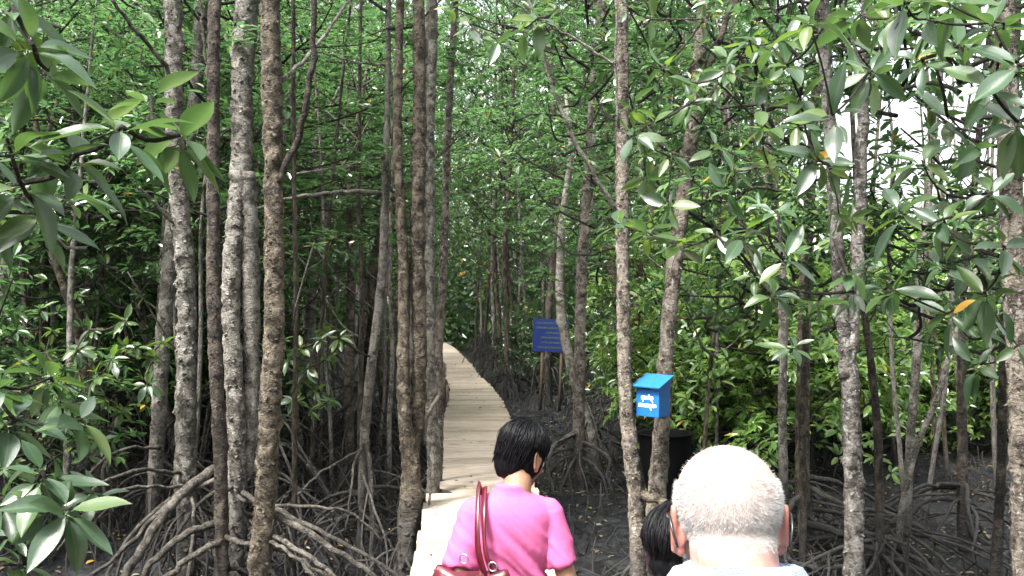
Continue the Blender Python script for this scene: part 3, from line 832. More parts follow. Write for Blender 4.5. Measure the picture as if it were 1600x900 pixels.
# ------------------------------------------------------------------ saplings whose leaves hang close to the camera
def sapling(label, px, d, top, seed):
    b = np.array(P(px, 480, d)); b[2] = MUD
    t = thing('mangrove_sapling', label, 'sapling', b)
    r = np.random.default_rng(seed)
    n = 8
    c = np.stack([r.normal(0, .02, n), r.normal(0, .02, n), np.linspace(-.1, top - MUD, n)], -1)
    link('trunk', trunk_mesh(list(c), np.linspace(0.03, 0.012, n), 10, 0.06, 0.08, 4, seed), M['bark_brown'], t)
    add_roots(t, None, r, 4, .4, .45, .03, M['root'])
    return t
s_left = sapling('sapling with large glossy leaves filling the upper left corner', -150, 2.0, 2.7, 51)
leafy_branch(s_left, (-150, 330, 2.0), [(40, 285, 1.75), (190, 198, 1.6, 1.12), (285, 210, 1.75, .95), (235, 150, 1.9, .8), (120, 240, 1.7)], 61, 0.112, (8, 10), young=.05)
leafy_branch(s_left, (-150, 60, 2.0), [(-20, 40, 1.7), (52, 72, 1.55, 1.0), (75, 110, 1.65), (20, 10, 1.6)], 62, 0.112, (8, 10), young=.05)
leafy_branch(s_left, (-150, 420, 2.0), [(70, 332, 1.8), (10, 215, 1.6, 1.1), (-10, 330, 1.9), (110, 300, 2.1)], 63, 0.112, (8, 10), young=.05)
s_low = sapling('sapling with dark glossy leaves in the lower left corner', -130, 2.4, 1.75, 52)
leafy_branch(s_low, (-130, 720, 2.4), [(22, 655, 2.3), (128, 655, 2.25, 1.05), (80, 590, 2.5, .85), (-10, 600, 2.3)], 64, 0.112, (8, 11), young=.03)
leafy_branch(s_low, (-130, 860, 2.4), [(66, 735, 2.1), (108, 795, 2.05, 1.1), (155, 765, 2.3, .7), (0, 780, 2.2), (40, 880, 2.5, .8)], 65, 0.112, (8, 11), young=.03)

# leafy limbs on the right
leafy_branch(t_edge, (1578, 120, 5.2), [(1545, 135, 2.5, 1.1), (1590, 100, 2.3), (1590, 190, 2.6), (1550, 35, 2.4, 1.1), (1500, 70, 2.9), (1445, 30, 2.4, 1.15), (1440, 92, 3.0),
                                        (1410, 0, 2.3), (1480, 180, 3.2), (1530, 230, 3.1), (1340, 20, 2.7), (1480, 5, 2.6)], 71, 0.125, (6, 8), 0.0045, .15)
leafy_branch(t_edge, (1582, 330, 5.2), [(1405, 330, 2.8), (1465, 345, 3.0), (1390, 450, 3.0), (1480, 490, 3.0), (1535, 460, 3.0), (1550, 300, 3.0), (1520, 570, 3.2), (1470, 410, 3.3),
                                        (1440, 250, 3.2), (1570, 385, 2.8), (1520, 400, 3.4), (1590, 540, 3.2)], 72, 0.122, (6, 8), 0.0045, .15)
leafy_branch(t_fork, (1297, 260, 5.6), [(1300, 180, 2.7, 1.05), (1265, 35, 2.6, 1.1), (1360, 110, 2.9), (1230, 100, 3.4), (1330, 60, 3.1), (1250, 150, 3.6), (1310, 330, 3.6),
                                        (1280, 250, 3.5)], 73, 0.122, (6, 8), 0.0045, .18)
leafy_branch(t_fork, (1302, 372, 5.6), [(1230, 400, 3.1), (1280, 470, 3.3), (1210, 462, 3.3), (1160, 372, 3.4), (1120, 366, 3.6), (1060, 380, 3.8), (1010, 362, 3.8), (965, 348, 3.8),
                                        (1215, 330, 3.2), (1240, 540, 3.6), (1180, 430, 3.8), (1330, 420, 3.6)], 74, 0.12, (6, 8), 0.0045, .25)
leafy_branch(t_fork, (1294, 240, 5.6), [(1200, 255, 3.6), (1150, 268, 3.7), (1130, 295, 3.7), (1120, 228, 3.9), (1050, 238, 4.2), (990, 212, 4.2), (1010, 196, 4.3), (1080, 160, 4.2),
                                        (1040, 320, 4.2), (1190, 195, 3.5), (1010, 278, 4.5)], 75, 0.12, (6, 8), 0.0045, .35)
leafy_branch(t_box, (1125, 60, 7.0), [(1090, 130, 4.4), (1140, 112, 4.3), (1035, 105, 4.6), (1170, 60, 4), (1230, 55, 3.5), (1020, 30, 4.8), (1100, 30, 4.6), (1200, 130, 4.2)], 76, 0.12, (6, 8), 0.0045, .35)
leafy_branch(t_mot, (962, 100, 6.5), [(840, 28, 4.0), (812, 45, 4.0), (870, 12, 4.3), (700, 6, 4.0), (780, 60, 4.6)], 77, 0.12, (5, 7), 0.0045, .4)

def spray(t, px, py, d, s, mat=None):
    p = np.array(P(px, py, d)) - np.array(t.location)
    put_crown(t, CR_SPRAY[int(px) % 3], (p[0], p[1], p[2] - .45 * s), px * .7, s, mat=mat)
for px, py, d, s in ((1400, 50, 6.0, 1.1), (1250, 110, 6.3, 1.1), (1240, 330, 6.6, 1.0), (1350, 330, 6.8, .9), (1330, 20, 5.4, .9), (1280, 420, 6.6, .9)): spray(t_fork, px, py, d, s)
for px, py, d, s in ((1500, 60, 5.5, 1.1), (1580, 110, 5.8, 1.0), (1560, 340, 5.7, 1.0), (1480, 390, 6.2, 1.0), (1420, 420, 6.6, 1.0), (1540, 500, 6.4, .9)): spray(t_edge, px, py, d, s)
for px, py, d, s in ((1130, 180, 7.2, 1.1), (1180, 60, 7.2, 1.2), (1110, 320, 7.4, 1.0), (1170, 420, 7.6, 1.1), (1040, 80, 7.6, 1.1), (1120, 470, 8.0, 1.0)): spray(t_box, px, py, d, s)
for px, py, d, s in ((920, 60, 7.4, 1.0), (880, 200, 8.0, .9), (1000, 180, 7.4, .9), (930, 330, 8.4, .9)): spray(t_mot, px, py, d, s)
leafy_branch(t_lean, (252, 620, 9.2), [(175, 560, 7.2), (120, 545, 7.3), (215, 540, 7.4), (150, 590, 7.1), (240, 560, 7.6), (100, 575, 7.4), (195, 500, 7.5), (140, 515, 7.6), (230, 600, 7.4), (70, 550, 7.6), (165, 620, 7.5)], 81, 0.13, (9, 12), .007, .7, .8)
leafy_branch(t_thin, (585, 560, 9.0), [(470, 545, 8.6), (500, 530, 8.6), (530, 528, 8.7), (480, 575, 8.6), (450, 560, 8.5), (510, 560, 8.7), (460, 625, 8.6), (490, 640, 8.6), (515, 625, 8.6), (440, 530, 8.5)], 82, 0.135, (8, 11), .007, .7)

# ------------------------------------------------------------------ forest behind: shared trunk, root and crown shapes
def bg_trunk(seed):
    r = np.random.default_rng(seed)
    H = 9.5; n = 7
    z = np.linspace(-0.1, H, n)
    c = np.stack([np.cumsum(r.normal(0, .10, n)), np.cumsum(r.normal(0, .10, n)), z], -1); c[:, :2] -= c[0, :2]
    return trunk_mesh(list(c), np.interp(z, [0, 5, H], [0.075, 0.055, 0.018]), 9, 0.11, 0.08, 6, seed), c
BG_TR = [bg_trunk(500 + i) for i in range(7)]
def bg_roots(seed):
    r = np.random.default_rng(seed); b = Bag()
    for k in range(30):
        c = root_curve(0.07, r.uniform(0.3, 1.6), k * 2.4 + r.normal(0, .3), r.uniform(0.4, 1.2), r, r.uniform(1.3, 2.4), 0.0)
        rr = r.uniform(0.008, 0.017)
        b.tube(c, np.linspace(rr * 1.2, rr * .7, 11), 5)
    return b.mesh('prop_roots')
BG_RO = [bg_roots(540 + i) for i in range(5)]
for k, me in enumerate(BG_RO): me.materials.append(M['root_dark'])  # dark root colour used throughout paints in the understorey shade

def bg_tree(x, y, r, label, group, mat, zc, s, hs=1.0, crown=None, lm=None, ctop=None):
    t = thing('mangrove_tree', label, 'tree', (x, y, MUD), group)
    k = int(r.integers(len(BG_TR))); rz = r.uniform(0, 6.28)
    tr = link('trunk', BG_TR[k][0], None, t)
    if len(BG_TR[k][0].materials) == 0: BG_TR[k][0].materials.append(M['bark_grey'])
    tr.material_slots[0].link = 'OBJECT'; tr.material_slots[0].material = M[mat]
    w = r.uniform(0.7, 1.35)
    tr.rotation_euler = (r.normal(0, .035), r.normal(0, .035), rz); tr.scale = (w, w, hs)
    ro = link('prop_roots', BG_RO[int(r.integers(5))], None, t, kind='stuff')
    ro.rotation_euler = (0, 0, r.uniform(0, 6.28)); q = r.uniform(.8, 1.2); ro.scale = (q, q, q * .9)
    pair = crown or CR_TALL[int(r.integers(len(CR_TALL)))]
    top = (1.9 + 0.33 * y + r.uniform(-1.2, .5) if y < 19 else max(10.5, 2.6 + 0.36 * y) + r.uniform(0, 2.5)) if ctop is None else ctop
    put_crown(t, pair, (0, 0, zc - MUD), r.uniform(0, 6.28), s, max(.35, (top - zc) / 7.5), mat=lm)
    tr.scale[2] = (top - MUD - .3) / 9.5
    return t

taken = [np.array(t.location)[:2] for t in col.objects if t.get('category') == 'tree']
def free(x, y, dist):
    return all((x - q[0]) ** 2 + (y - q[1]) ** 2 > dist * dist for q in taken)

r = np.random.default_rng(99)
zones = [  # n, depth range, pixel range, min distance, label, group, crown base range, scale range
    (26, (9.5, 16), (-120, 600), 1.25, 'grey mangrove trunk in the leafy thicket at left', 'mangroves in the left thicket', (1.9, 3.6), (.8, 1.1)),
    (46, (16, 30), (-80, 690), 1.7, 'slender mangrove farther back, left of the boardwalk', 'mangroves far left of the boardwalk', (1.8, 3.8), (.95, 1.3)),
    (16, (12.5, 20), (770, 1040), 1.6, 'slender mangrove in the shade, right of the boardwalk', 'mangroves right of the boardwalk', (2.0, 3.4), (.9, 1.1)),
    (40, (21, 36), (700, 1200), 1.9, 'mangrove in the dark forest, far right of the boardwalk', 'mangroves far right of the boardwalk', (2.5, 4.0), (1.0, 1.35)),
    (40, (30, 48), (-60, 1240), 2.6, 'mangrove of the farthest rows at the end of the boardwalk', 'farthest mangroves', (2.4, 4.4), (1.2, 1.6)),
]
for n, dr, pr, md, label, group, zr, sr in zones:
    got = 0; tries = 0
    while got < n and tries < 6000:
        tries += 1
        d = math.sqrt(r.uniform(dr[0] ** 2, dr[1] ** 2)); px = r.uniform(*pr)
        x = (px - CX) / FPX * d
        if abs(x - path_x(d)) < 1.15 or not free(x, d, md): continue
        if d > 24 and 520 < px < 620: continue
        if d < 22.5 and 800 < px < 905: continue          # open view to the notice board
        taken.append(np.array([x, d]))
        bg_tree(x, d, r, label, group, (['bark_grey', 'bark_pale', 'bark_brown', 'bark_grey'] if d < 15 else ['bark_brown', 'bark_dark', 'bark_brown', 'bark_grey'])[int(r.integers(4))], r.uniform(*zr), r.uniform(*sr), r.uniform(.85, 1.2))  # darker barks on the farther trees paint in the deep forest shade
        got += 1

def slender(x, y, r, label, group):
    t = thing('mangrove_tree', label, 'tree', (x, y, MUD), group)
    k = int(r.integers(len(BG_TR)))
    tr = link('trunk', BG_TR[k][0], None, t)
    tr.material_slots[0].link = 'OBJECT'; tr.material_slots[0].material = M[['bark_pale', 'bark_grey', 'bark_brown'][int(r.integers(3))]]
    w = r.uniform(.3, .55); tr.scale = (w, w, r.uniform(.6, .95)); tr.rotation_euler = (r.normal(0, .05), r.normal(0, .05), r.uniform(0, 6.28))
    for q in range(int(r.integers(2, 5))):
        h = r.uniform(1.6, 5.5); a = r.uniform(0, 6.28); ln = r.uniform(.35, .95)
        p0 = np.array([0, 0, h]); d = np.array([math.cos(a), math.sin(a), r.uniform(.2, 1.1)])
        c = catmull([p0, p0 + d * ln * .5 + r.normal(0, .06, 3), p0 + d * ln + r.normal(0, .1, 3) + np.array([0, 0, .15])], 9)
        b = Bag(); b.tube(c, np.linspace(.012, .005, 9), 5)
        link('limb', b.mesh('limb'), M['bark_pale'], t)
    ro = link('prop_roots', BG_RO[int(r.integers(5))], None, t, kind='stuff'); ro.scale = (.7, .7, .5) if x < 0 else (.4, .4, .22); ro.rotation_euler = (0, 0, r.uniform(0, 6))
    for q in range(2 if CX + x / y * FPX < 430 else 0):
        put_crown(t, CR_SPRAY[int(r.integers(3))], (r.normal(0, .2), r.normal(0, .2), r.uniform(2.2, 6.0)), r.uniform(0, 6.28), r.uniform(.9, 1.4))
n = 0; tries = 0
while n < 48 and tries < 5000:
    tries += 1
    d = r.uniform(8.2, 17); px = r.uniform(-40, 690) if n % 3 else r.uniform(1090, 1570)
    x = (px - CX) / FPX * d
    if abs(x - path_x(d)) < 1.0 or not free(x, d, .55): continue
    taken.append(np.array([x, d])); n += 1
    slender(x, d, r, 'thin pole-like mangrove in the left thicket' if n % 3 != 1 else 'thin pole-like mangrove near the clearing', 'thin mangroves at left' if n % 3 != 1 else 'thin mangroves at right')

def litter():
    q = np.random.default_rng(77)
    m = 5200
    d = q.uniform(6.5, 24, m); x = (q.uniform(-100, 1700, m) - CX) / FPX * d
    ok = np.abs(x - path_x(d)) > .7; x, d = x[ok], d[ok]; m = len(x)
    p = np.stack([x, d, np.zeros(m)], -1)
    z = MUD - .02 + .10 * noise3(p * .7) + .06 * noise3(p * 2.3 + 9) + .035 * noise3(p * 5.5 + 4) + .012
    a = q.uniform(0, 6.28, m)
    dv = np.stack([np.cos(a), np.sin(a), q.normal(0, .15, m)], -1); nr = np.stack([q.normal(0, .2, m), q.normal(0, .2, m), np.ones(m)], -1)
    L = .10 * q.uniform(.6, 1.2, m)
    v, f = leaf_cloud(np.stack([x, d, z], -1), unit(dv), unit(nr), L, L * .42, True)
    link('leaf_litter', mesh_fast('leaf_litter', v, f), M['litter'], kind='stuff', label='fallen brown leaves scattered on the mud', category='leaf litter')
    m = 90; d = q.uniform(3.5, 30, m); x = path_x(d) + q.uniform(-.5, .5, m); a = q.uniform(0, 6.28, m)
    L = .075 * q.uniform(.5, 1.2, m)
    v2, f2 = leaf_cloud(np.stack([x, d, np.full(m, .008)], -1), np.stack([np.cos(a), np.sin(a), np.zeros(m)], -1), unit(np.stack([q.normal(0, .15, m), q.normal(0, .15, m), np.ones(m)], -1)), L, L * .42, True)
    link('fallen_leaves', mesh_fast('fallen_leaves', v2, f2), M['litter'], kind='stuff', label='fallen brown leaves lying on the boardwalk planks', category='leaf litter')
    b = Bag()
    for k in range(1200):
        dd = q.uniform(6.8, 20); xx = (q.uniform(-50, 1650) - CX) / FPX * dd
        if abs(xx - path_x(dd)) < .75: continue
        a = q.uniform(0, 6.28); ln = q.uniform(.15, .8); el = q.uniform(0, .9) if k % 2 else q.uniform(.9, 1.5)
        p0 = np.array([xx, dd, MUD - .04]); e = p0 + ln * np.array([math.cos(a) * math.cos(el), math.sin(a) * math.cos(el), math.sin(el)])
        b.tube(catmull([p0, (p0 + e) / 2 + q.normal(0, .05, 3), e], 5), np.linspace(.010, .006, 5) * q.uniform(.6, 1.3), 5)
    link('dead_sticks', b.mesh('dead_sticks'), M['root_dark'], kind='stuff', label='dead sticks and root shoots poking out of the mud', category='sticks')
M['litter'] = leaf_mat('litter', False, [(0, (0.05, 0.03, 0.02)), (0.6, (0.12, 0.07, 0.035)), (0.9, (0.22, 0.13, 0.04)), (0.97, (0.45, 0.28, 0.04))], (0.2, 0.12, 0.04), (0.08, 0.06, 0.04), 0.5, 0.1)
litter()

# low bright trees and shrubs round the clearing on the right
n = 0; tries = 0
while n < 16 and tries < 3000:
    tries += 1
    d = r.uniform(25, 36); px = r.uniform(1180, 1720); x = (px - CX) / FPX * d
    if not free(x, d, 2.0): continue
    taken.append(np.array([x, d])); n += 1
    bg_tree(x, d, r, 'low sunlit mangrove behind the muddy clearing at right', 'mangroves behind the clearing', 'bark_grey', r.uniform(0.6, 1.6), r.uniform(.55, .8), .5, lm=M['leaf_painted_sun'], ctop=r.uniform(4.6, 6.6))
n = 0; tries = 0
def shrub(x, y, s, k, label, group, lm=None):
    t = thing('mangrove_shrub', label, 'shrub', (x, y, MUD), group)
    b = Bag()
    for q in range(4):
        a = q * 1.6 + r.uniform(0, .5)
        b.tube(catmull([(0.06 * math.cos(a), 0.06 * math.sin(a), -.08), (0.14 * math.cos(a), .14 * math.sin(a), .5 * s), (.25 * math.cos(a), .25 * math.sin(a), 1.1 * s)], 7), np.linspace(.02, .01, 7), 6)
    link('stems', b.mesh('stems'), M['bark_brown'], t)
    put_crown(t, CR_BUSH[k % 4], (0, 0, 0.25 * s), r.uniform(0, 6.28), s, mat=lm)
    return t
while n < 58 and tries < 9000:
    tries += 1
    d = 12.2 + 10 * r.uniform(0, 1) ** 1.7; px = r.uniform(1075, 1640); x = (px - CX) / FPX * d
    if px > 1260 and d < 14.8: continue
    if not free(x, d, .95): continue
    taken.append(np.array([x, d])); n += 1
    shrub(x, d, r.uniform(1.0, 1.5), n, 'bright green leafy mangrove shrub at the edge of the muddy clearing', 'shrubs round the clearing')
# shaded shrubs low along the right of the walk
n = 0; tries = 0
while n < 22 and tries < 4000:
    tries += 1
    d = r.uniform(14, 30); px = r.uniform(760, 1060); x = (px - CX) / FPX * d
    if abs(x - path_x(d)) < 1.7 or (px < 960 and d < 22.5) or not free(x, d, .9): continue
    taken.append(np.array([x, d])); n += 1
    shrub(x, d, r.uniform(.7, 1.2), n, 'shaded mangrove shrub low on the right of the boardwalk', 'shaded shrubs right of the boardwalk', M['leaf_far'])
    if n >= 10: break
# understorey on the left
n = 0; tries = 0
while n < 26 and tries < 4000:
    tries += 1
    d = r.uniform(8.5, 17); px = r.uniform(-60, 370); x = (px - CX) / FPX * d
    if not free(x, d, .8): continue
    taken.append(np.array([x, d])); n += 1
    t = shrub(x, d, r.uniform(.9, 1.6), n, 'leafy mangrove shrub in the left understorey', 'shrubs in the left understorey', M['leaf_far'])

# far wood that reads as one mass
def far_wood(label, px0, px1, d0, d1, h, n, size, mat, seed, trunks):
    q = np.random.default_rng(seed)
    d = q.uniform(d0, d1, n); px = q.uniform(px0, px1, n)
    x = (px - CX) / FPX * d
    top = h * (0.82 + 0.18 * noise3(np.stack([x * .25, d * .25, x * 0 + seed], -1)))
    z = MUD + 0.2 + (top - 0.2) * q.uniform(0, 1, n) ** 1.15
    pos = np.stack([x, d, z], -1)
    ax = unit(q.normal(size=(n, 3)) + np.array([0, -.3, .9]))
    s = unit(np.cross(ax, q.normal(size=(n, 3))))
    L = size * q.uniform(.6, 1.3, n)
    v, f = leaf_cloud(pos, s, ax, L, L * .5, False)
    t = link('forest', mesh_fast('forest', v, f), mat, kind='stuff', label=label, category='forest')
    b = Bag()
    for k in range(trunks):
        dd = q.uniform(d0 - 3, d1); xx = (q.uniform(px0, px1) - CX) / FPX * dd
        if abs(xx - path_x(dd)) < 1.2: continue
        b.tube([(xx, dd, MUD - .1), (xx + q.normal(0, .2), dd, 3), (xx + q.normal(0, .4), dd, h * .8)], [.09, .07, .03], 6)
    link('trunks', b.mesh('trunks'), M['bark_grey'], t, kind='stuff')
far_wood('dense dark mangrove forest in the far background', -500, 1250, 48, 66, 14.0, 100000, 0.52, M['leaf_far'], 5, 150)
far_wood('pale green low thicket far beyond the muddy clearing', 1200, 1900, 34, 48, 7.6, 36000, 0.30, M['leaf_painted_sun'], 6, 40)

def light_block_wood(n, seed):  # leaf mass out of view, added to block low sky light
    q = np.random.default_rng(seed)
    a = R(90) + q.uniform(R(52), R(308), n); d = q.uniform(4.5, 11, n)
    x, y = np.cos(a) * d, np.sin(a) * d
    ok = np.abs(x - path_x(y)) > 1.3
    x, y, d = x[ok], y[ok], d[ok]; m = len(x)
    z = MUD + 0.4 + q.uniform(0, 1, m) * (5.5 + .25 * d)
    ax = unit(q.normal(size=(m, 3)) + np.array([0, 0, .9])); s_ = unit(np.cross(ax, q.normal(size=(m, 3))))
    L = 0.26 * q.uniform(.6, 1.3, m)
    v, f = leaf_cloud(np.stack([x, y, z], -1), s_, ax, L, L * .45, False)
    link('forest', mesh_fast('forest', v, f), M['leaf_far'], kind='stuff', label='unseen mangrove foliage added round the camera to block low sky light', category='forest')
light_block_wood(42000, 8)

# ------------------------------------------------------------------ painted box, board, bin
def ribbon(bag, pts, w):
    """flat brush stroke in the local XZ plane (y = 0)"""
    pts = np.asarray(pts, float); n = len(pts)
    t = np.gradient(pts, axis=0); t /= np.linalg.norm(t, axis=1)[:, None] + 1e-9
    s = np.stack([-t[:, 1], t[:, 0]], -1) * w / 2
    v = []
    for k in range(n):
        for sg in (1, -1):
            q = pts[k] + s[k] * sg
            v += [(q[0], 0, q[1]), (q[0], -0.0012, q[1])]
    f = []
    for k in range(n - 1):
        a = k * 4; b = a + 4
        f += [[a + 1, b + 1, b + 3, a + 3], [a, a + 2, b + 2, b], [a, b, b + 1, a + 1], [a + 2, a + 3, b + 3, b + 2]]
    bag.add(np.array(v), f)

def glyphs(bag, x0, x1, z, h, w, r, n, tails=()):
    """a line of rounded script strokes"""
    xs = np.linspace(x0, x1, n + 1)
    for k in range(n):
        c = (xs[k] + xs[k + 1]) / 2; a = (xs[k + 1] - xs[k]) * .40
        kind = k % 3
        t = np.linspace(0, 1, 14)
        if kind == 0: p = np.stack([c + a * np.cos(t * 5.4 + 2.2), z + h * .5 * np.sin(t * 5.4 + 2.2)], -1)
        elif kind == 1: p = np.stack([c + a * (2 * np.abs(t * 2 % 1 - .5) * 2 - 1) * np.where(t < .5, 1, -1) * .9, z + h * (t - .5)], -1)
        else: p = np.stack([c - a + 2 * a * t, z + h * .45 * np.sin(t * 9.4 + 1)], -1)
        ribbon(bag, p, w)
        ribbon(bag, [(c - a, z - h * .45), (c - a * .9, z + h * .3)], w)
    for tx, tz0, tx1, tz1 in tails:
        ribbon(bag, [(tx, tz0), ((tx + tx1) / 2 + .002, (tz0 + tz1) / 2), (tx1, tz1)], w * 1.2)

def build_box():
    c = P(1020, 622, 6.62)
    t = thing('suggestion_box', 'small blue painted box with white script and a sloping lid, fixed to the leaning trunk', 'box', (c.x, c.y, c.z - 0.13))
    t.rotation_euler = (0, R(1.5), R(-37))
    W, D, H = 0.095, 0.088, 0.25
    b = Bag()
    b.add([(-W, -D, 0), (W, -D, 0), (W, D, 0), (-W, D, 0), (-W, -D, H - .03), (W, -D, H - .03), (W, D, H + .03), (-W, D, H + .03)],
          [[3, 2, 1, 0], [0, 1, 5, 4], [1, 2, 6, 5], [2, 3, 7, 6], [3, 0, 4, 7], [4, 5, 6, 7]])
    body = link('body', b.mesh('body', False), M['blue_paint'], t)
    bv = body.modifiers.new('bevel', 'BEVEL'); bv.width = 0.004; bv.segments = 2
    b = Bag(); ang = math.atan2(.06, 2 * D)
    b.box((0, -.012, H + .008), (W + .022, D + .032, .007), Matrix.Rotation(ang, 4, 'X'))
    lid = link('lid', b.mesh('lid', False), M['blue_lid'], t)
    bv = lid.modifiers.new('bevel', 'BEVEL'); bv.width = 0.003; bv.segments = 2
    b = Bag(); b.box((-.012, -D - .0005, .205), (.034, .002, .0045))
    link('slot', b.mesh('slot', False), M['slot'], t)
    b = Bag(); rr = random.Random(3)
    glyphs(b, -.052, .048, .140, .026, .0052, rr, 6, [(-.047, .135, -.036, .108), (.028, .128, .046, .104), (.006, .155, .014, .166)])
    glyphs(b, -.074, .074, .083, .026, .0055, rr, 9, [(.012, .078, .034, .050)])
    me = b.mesh('lettering', False)
    o = link('lettering', me, M['white_paint'], t, kind='stuff'); o.location = (0, -D - .002, 0)
    b = Bag(); b.box((0.02, D + .02, .13), (.03, .02, .16))
    link('bracket', b.mesh('bracket', False), M['wood_dark'], t)
build_box()

def build_sign():
    c = P(856, 524, 21.5)
    t = thing('notice_board', 'blue notice board with six yellowish lines of writing, back in the forest shade', 'sign', (c.x, c.y, MUD))
    t.rotation_euler = (0, R(2), R(-12))
    z = c.z - MUD
    b = Bag(); b.box((0, 0, z), (.43, .012, .40)); link('board', b.mesh('board', False), M['blue_sign_shaded'], t)
    for s in (-.2, .27):
        b = Bag(); b.tube([(s, .04, -.2), (s + .01, .04, z * .5), (s, .035, z + .3)], [.04, .037, .035], 8)
        link('post', b.mesh('post'), M['wood_post'], t)
    b = Bag(); rr = random.Random(5)
    for k, (x0, x1) in enumerate([(-.36, .33), (-.36, .36), (-.12, .2), (-.24, .33), (-.22, .36), (-.32, .34)]):
        glyphs(b, x0, x1, z + .30 - k * .118, .045, .014, rr, int((x1 - x0) / .048))
    o = link('lettering', b.mesh('lettering', False), M['yellow_paint_shaded'], t, kind='stuff'); o.location = (0, -.0135, 0)
build_sign()

def build_bin():
    c = P(1039, 680, 9.3)
    t = thing('rubber_bin', 'black rubber bin behind the trunk that carries the blue box', 'bin', (c.x, c.y, MUD))
    prof = [(.02, .18), (.0, .20), (.30, .23), (.42, .22), (.48, .17), (.55, .18), (.80, .235), (1.0, .265), (1.16, .275), (1.19, .29), (1.21, .285), (1.20, .262), (1.1, .25), (.7, .2), (.6, .02)]
    n = 28; v = []; f = []
    for (z, q) in prof:
        for k in range(n):
            a = 2 * math.pi * k / n
            v.append((q * math.cos(a), q * math.sin(a), z))
    for i in range(len(prof) - 1):
        for k in range(n):
            f.append([i * n + k, i * n + (k + 1) % n, (i + 1) * n + (k + 1) % n, (i + 1) * n + k])
    link('body', mesh_np('body', v, f), M['rubber'], t)
    for q, z in ((.292, 1.2), (.236, .36)):
        a = np.linspace(0, 2 * math.pi, 33)
        b = Bag(); b.tube(np.stack([q * np.cos(a), q * np.sin(a), np.full(33, z)], -1), .012, 6, cap=False)
        link('rim', b.mesh('rim'), M['rubber'], t)
build_bin()

# ------------------------------------------------------------------ people
def skin_mat(name, base, flush, shade, hairy=False):
    m, nt, out = new_mat(name)
    a = noise_tex(nt, 14, 4, 0.6); b = noise_tex(nt, 120, 4, 0.6)
    c = ramp(nt, a, [(0.3, shade), (0.5, base), (0.72, flush)])
    c = mixc(nt, 0.2, c, ramp(nt, b, [(0.3, shade), (0.7, base)]))
    sp = noise_tex(nt, 55, 3, 0.5)
    c = mixc(nt, ramp(nt, sp, [(0.62, (0, 0, 0)), (0.74, (0.22, 0.22, 0.22))]), c, tuple(x * 0.6 for x in shade))
    if hairy:
        at = nt.nodes.new('ShaderNodeAttribute'); at.attribute_name = 'cropped_hair'
        hn = noise_tex(nt, 300, 4, 0.7, sx=(1, 1, 0.3))
        c = mixc(nt, mixc(nt, at.outputs['Fac'], (0, 0, 0), ramp(nt, hn, [(0.35, (0.35,) * 3), (0.6, (0.95,) * 3)])), c, (0.30, 0.29, 0.285))
    p = principled(nt, out, c, 0.5, bump(nt, b, 0.25, 0.003), 0.45)
    p.inputs['Subsurface Weight'].default_value = 0.15
    p.inputs['Subsurface Radius'].default_value = (0.012, 0.005, 0.003)
    p.inputs['Subsurface Scale'].default_value = 0.6
    return m
M['skin_man'] = skin_mat('skin_man', (0.39, 0.225, 0.185), (0.42, 0.215, 0.175), (0.36, 0.215, 0.175), True)
M['skin_ear'] = skin_mat('skin_ear', (0.33, 0.14, 0.11), (0.37, 0.13, 0.10), (0.27, 0.12, 0.09))
M['skin_tan'] = skin_mat('skin_tan', (0.25, 0.135, 0.085), (0.27, 0.125, 0.08), (0.20, 0.11, 0.07))
M['pink'] = plain('pink_cotton', (0.40, 0.085, 0.205), 0.85, 0.06, 60, 0.2, 0.15)
M['black_hair'] = plain('black_hair', (0.0035, 0.0033, 0.0042), 0.45, 0.5, 60, 0.10, 0.3)
M['grey_hair'] = plain('grey_hair', (0.34, 0.335, 0.33), 0.6, 0.35, 90, 0.3)
M['red_leather'] = plain('red_leather', (0.060, 0.004, 0.009), 0.30, 0.45, 18, 0.5, 0.5)
M['red_cotton'] = plain('red_cotton', (0.5, 0.03, 0.04), 0.85, 0.1)
M['white_cotton'] = plain('white_cotton', (0.5, 0.5, 0.51), 0.85, 0.05)
M['trousers'] = plain('trousers', (0.10, 0.10, 0.12), 0.85, 0.2)
M['khaki'] = plain('khaki', (0.32, 0.26, 0.18), 0.85, 0.15)
M['shoe'] = plain('shoe', (0.04, 0.035, 0.03), 0.6)
M['plastic_black'] = plain('plastic_black', (0.01, 0.01, 0.01), 0.3)
M['eye'] = plain('eye_white', (0.7, 0.68, 0.65), 0.25, 0.05)
M['metal'] = plain('ring_metal', (0.5, 0.5, 0.5), 0.3, 0.1, metal=1.0)

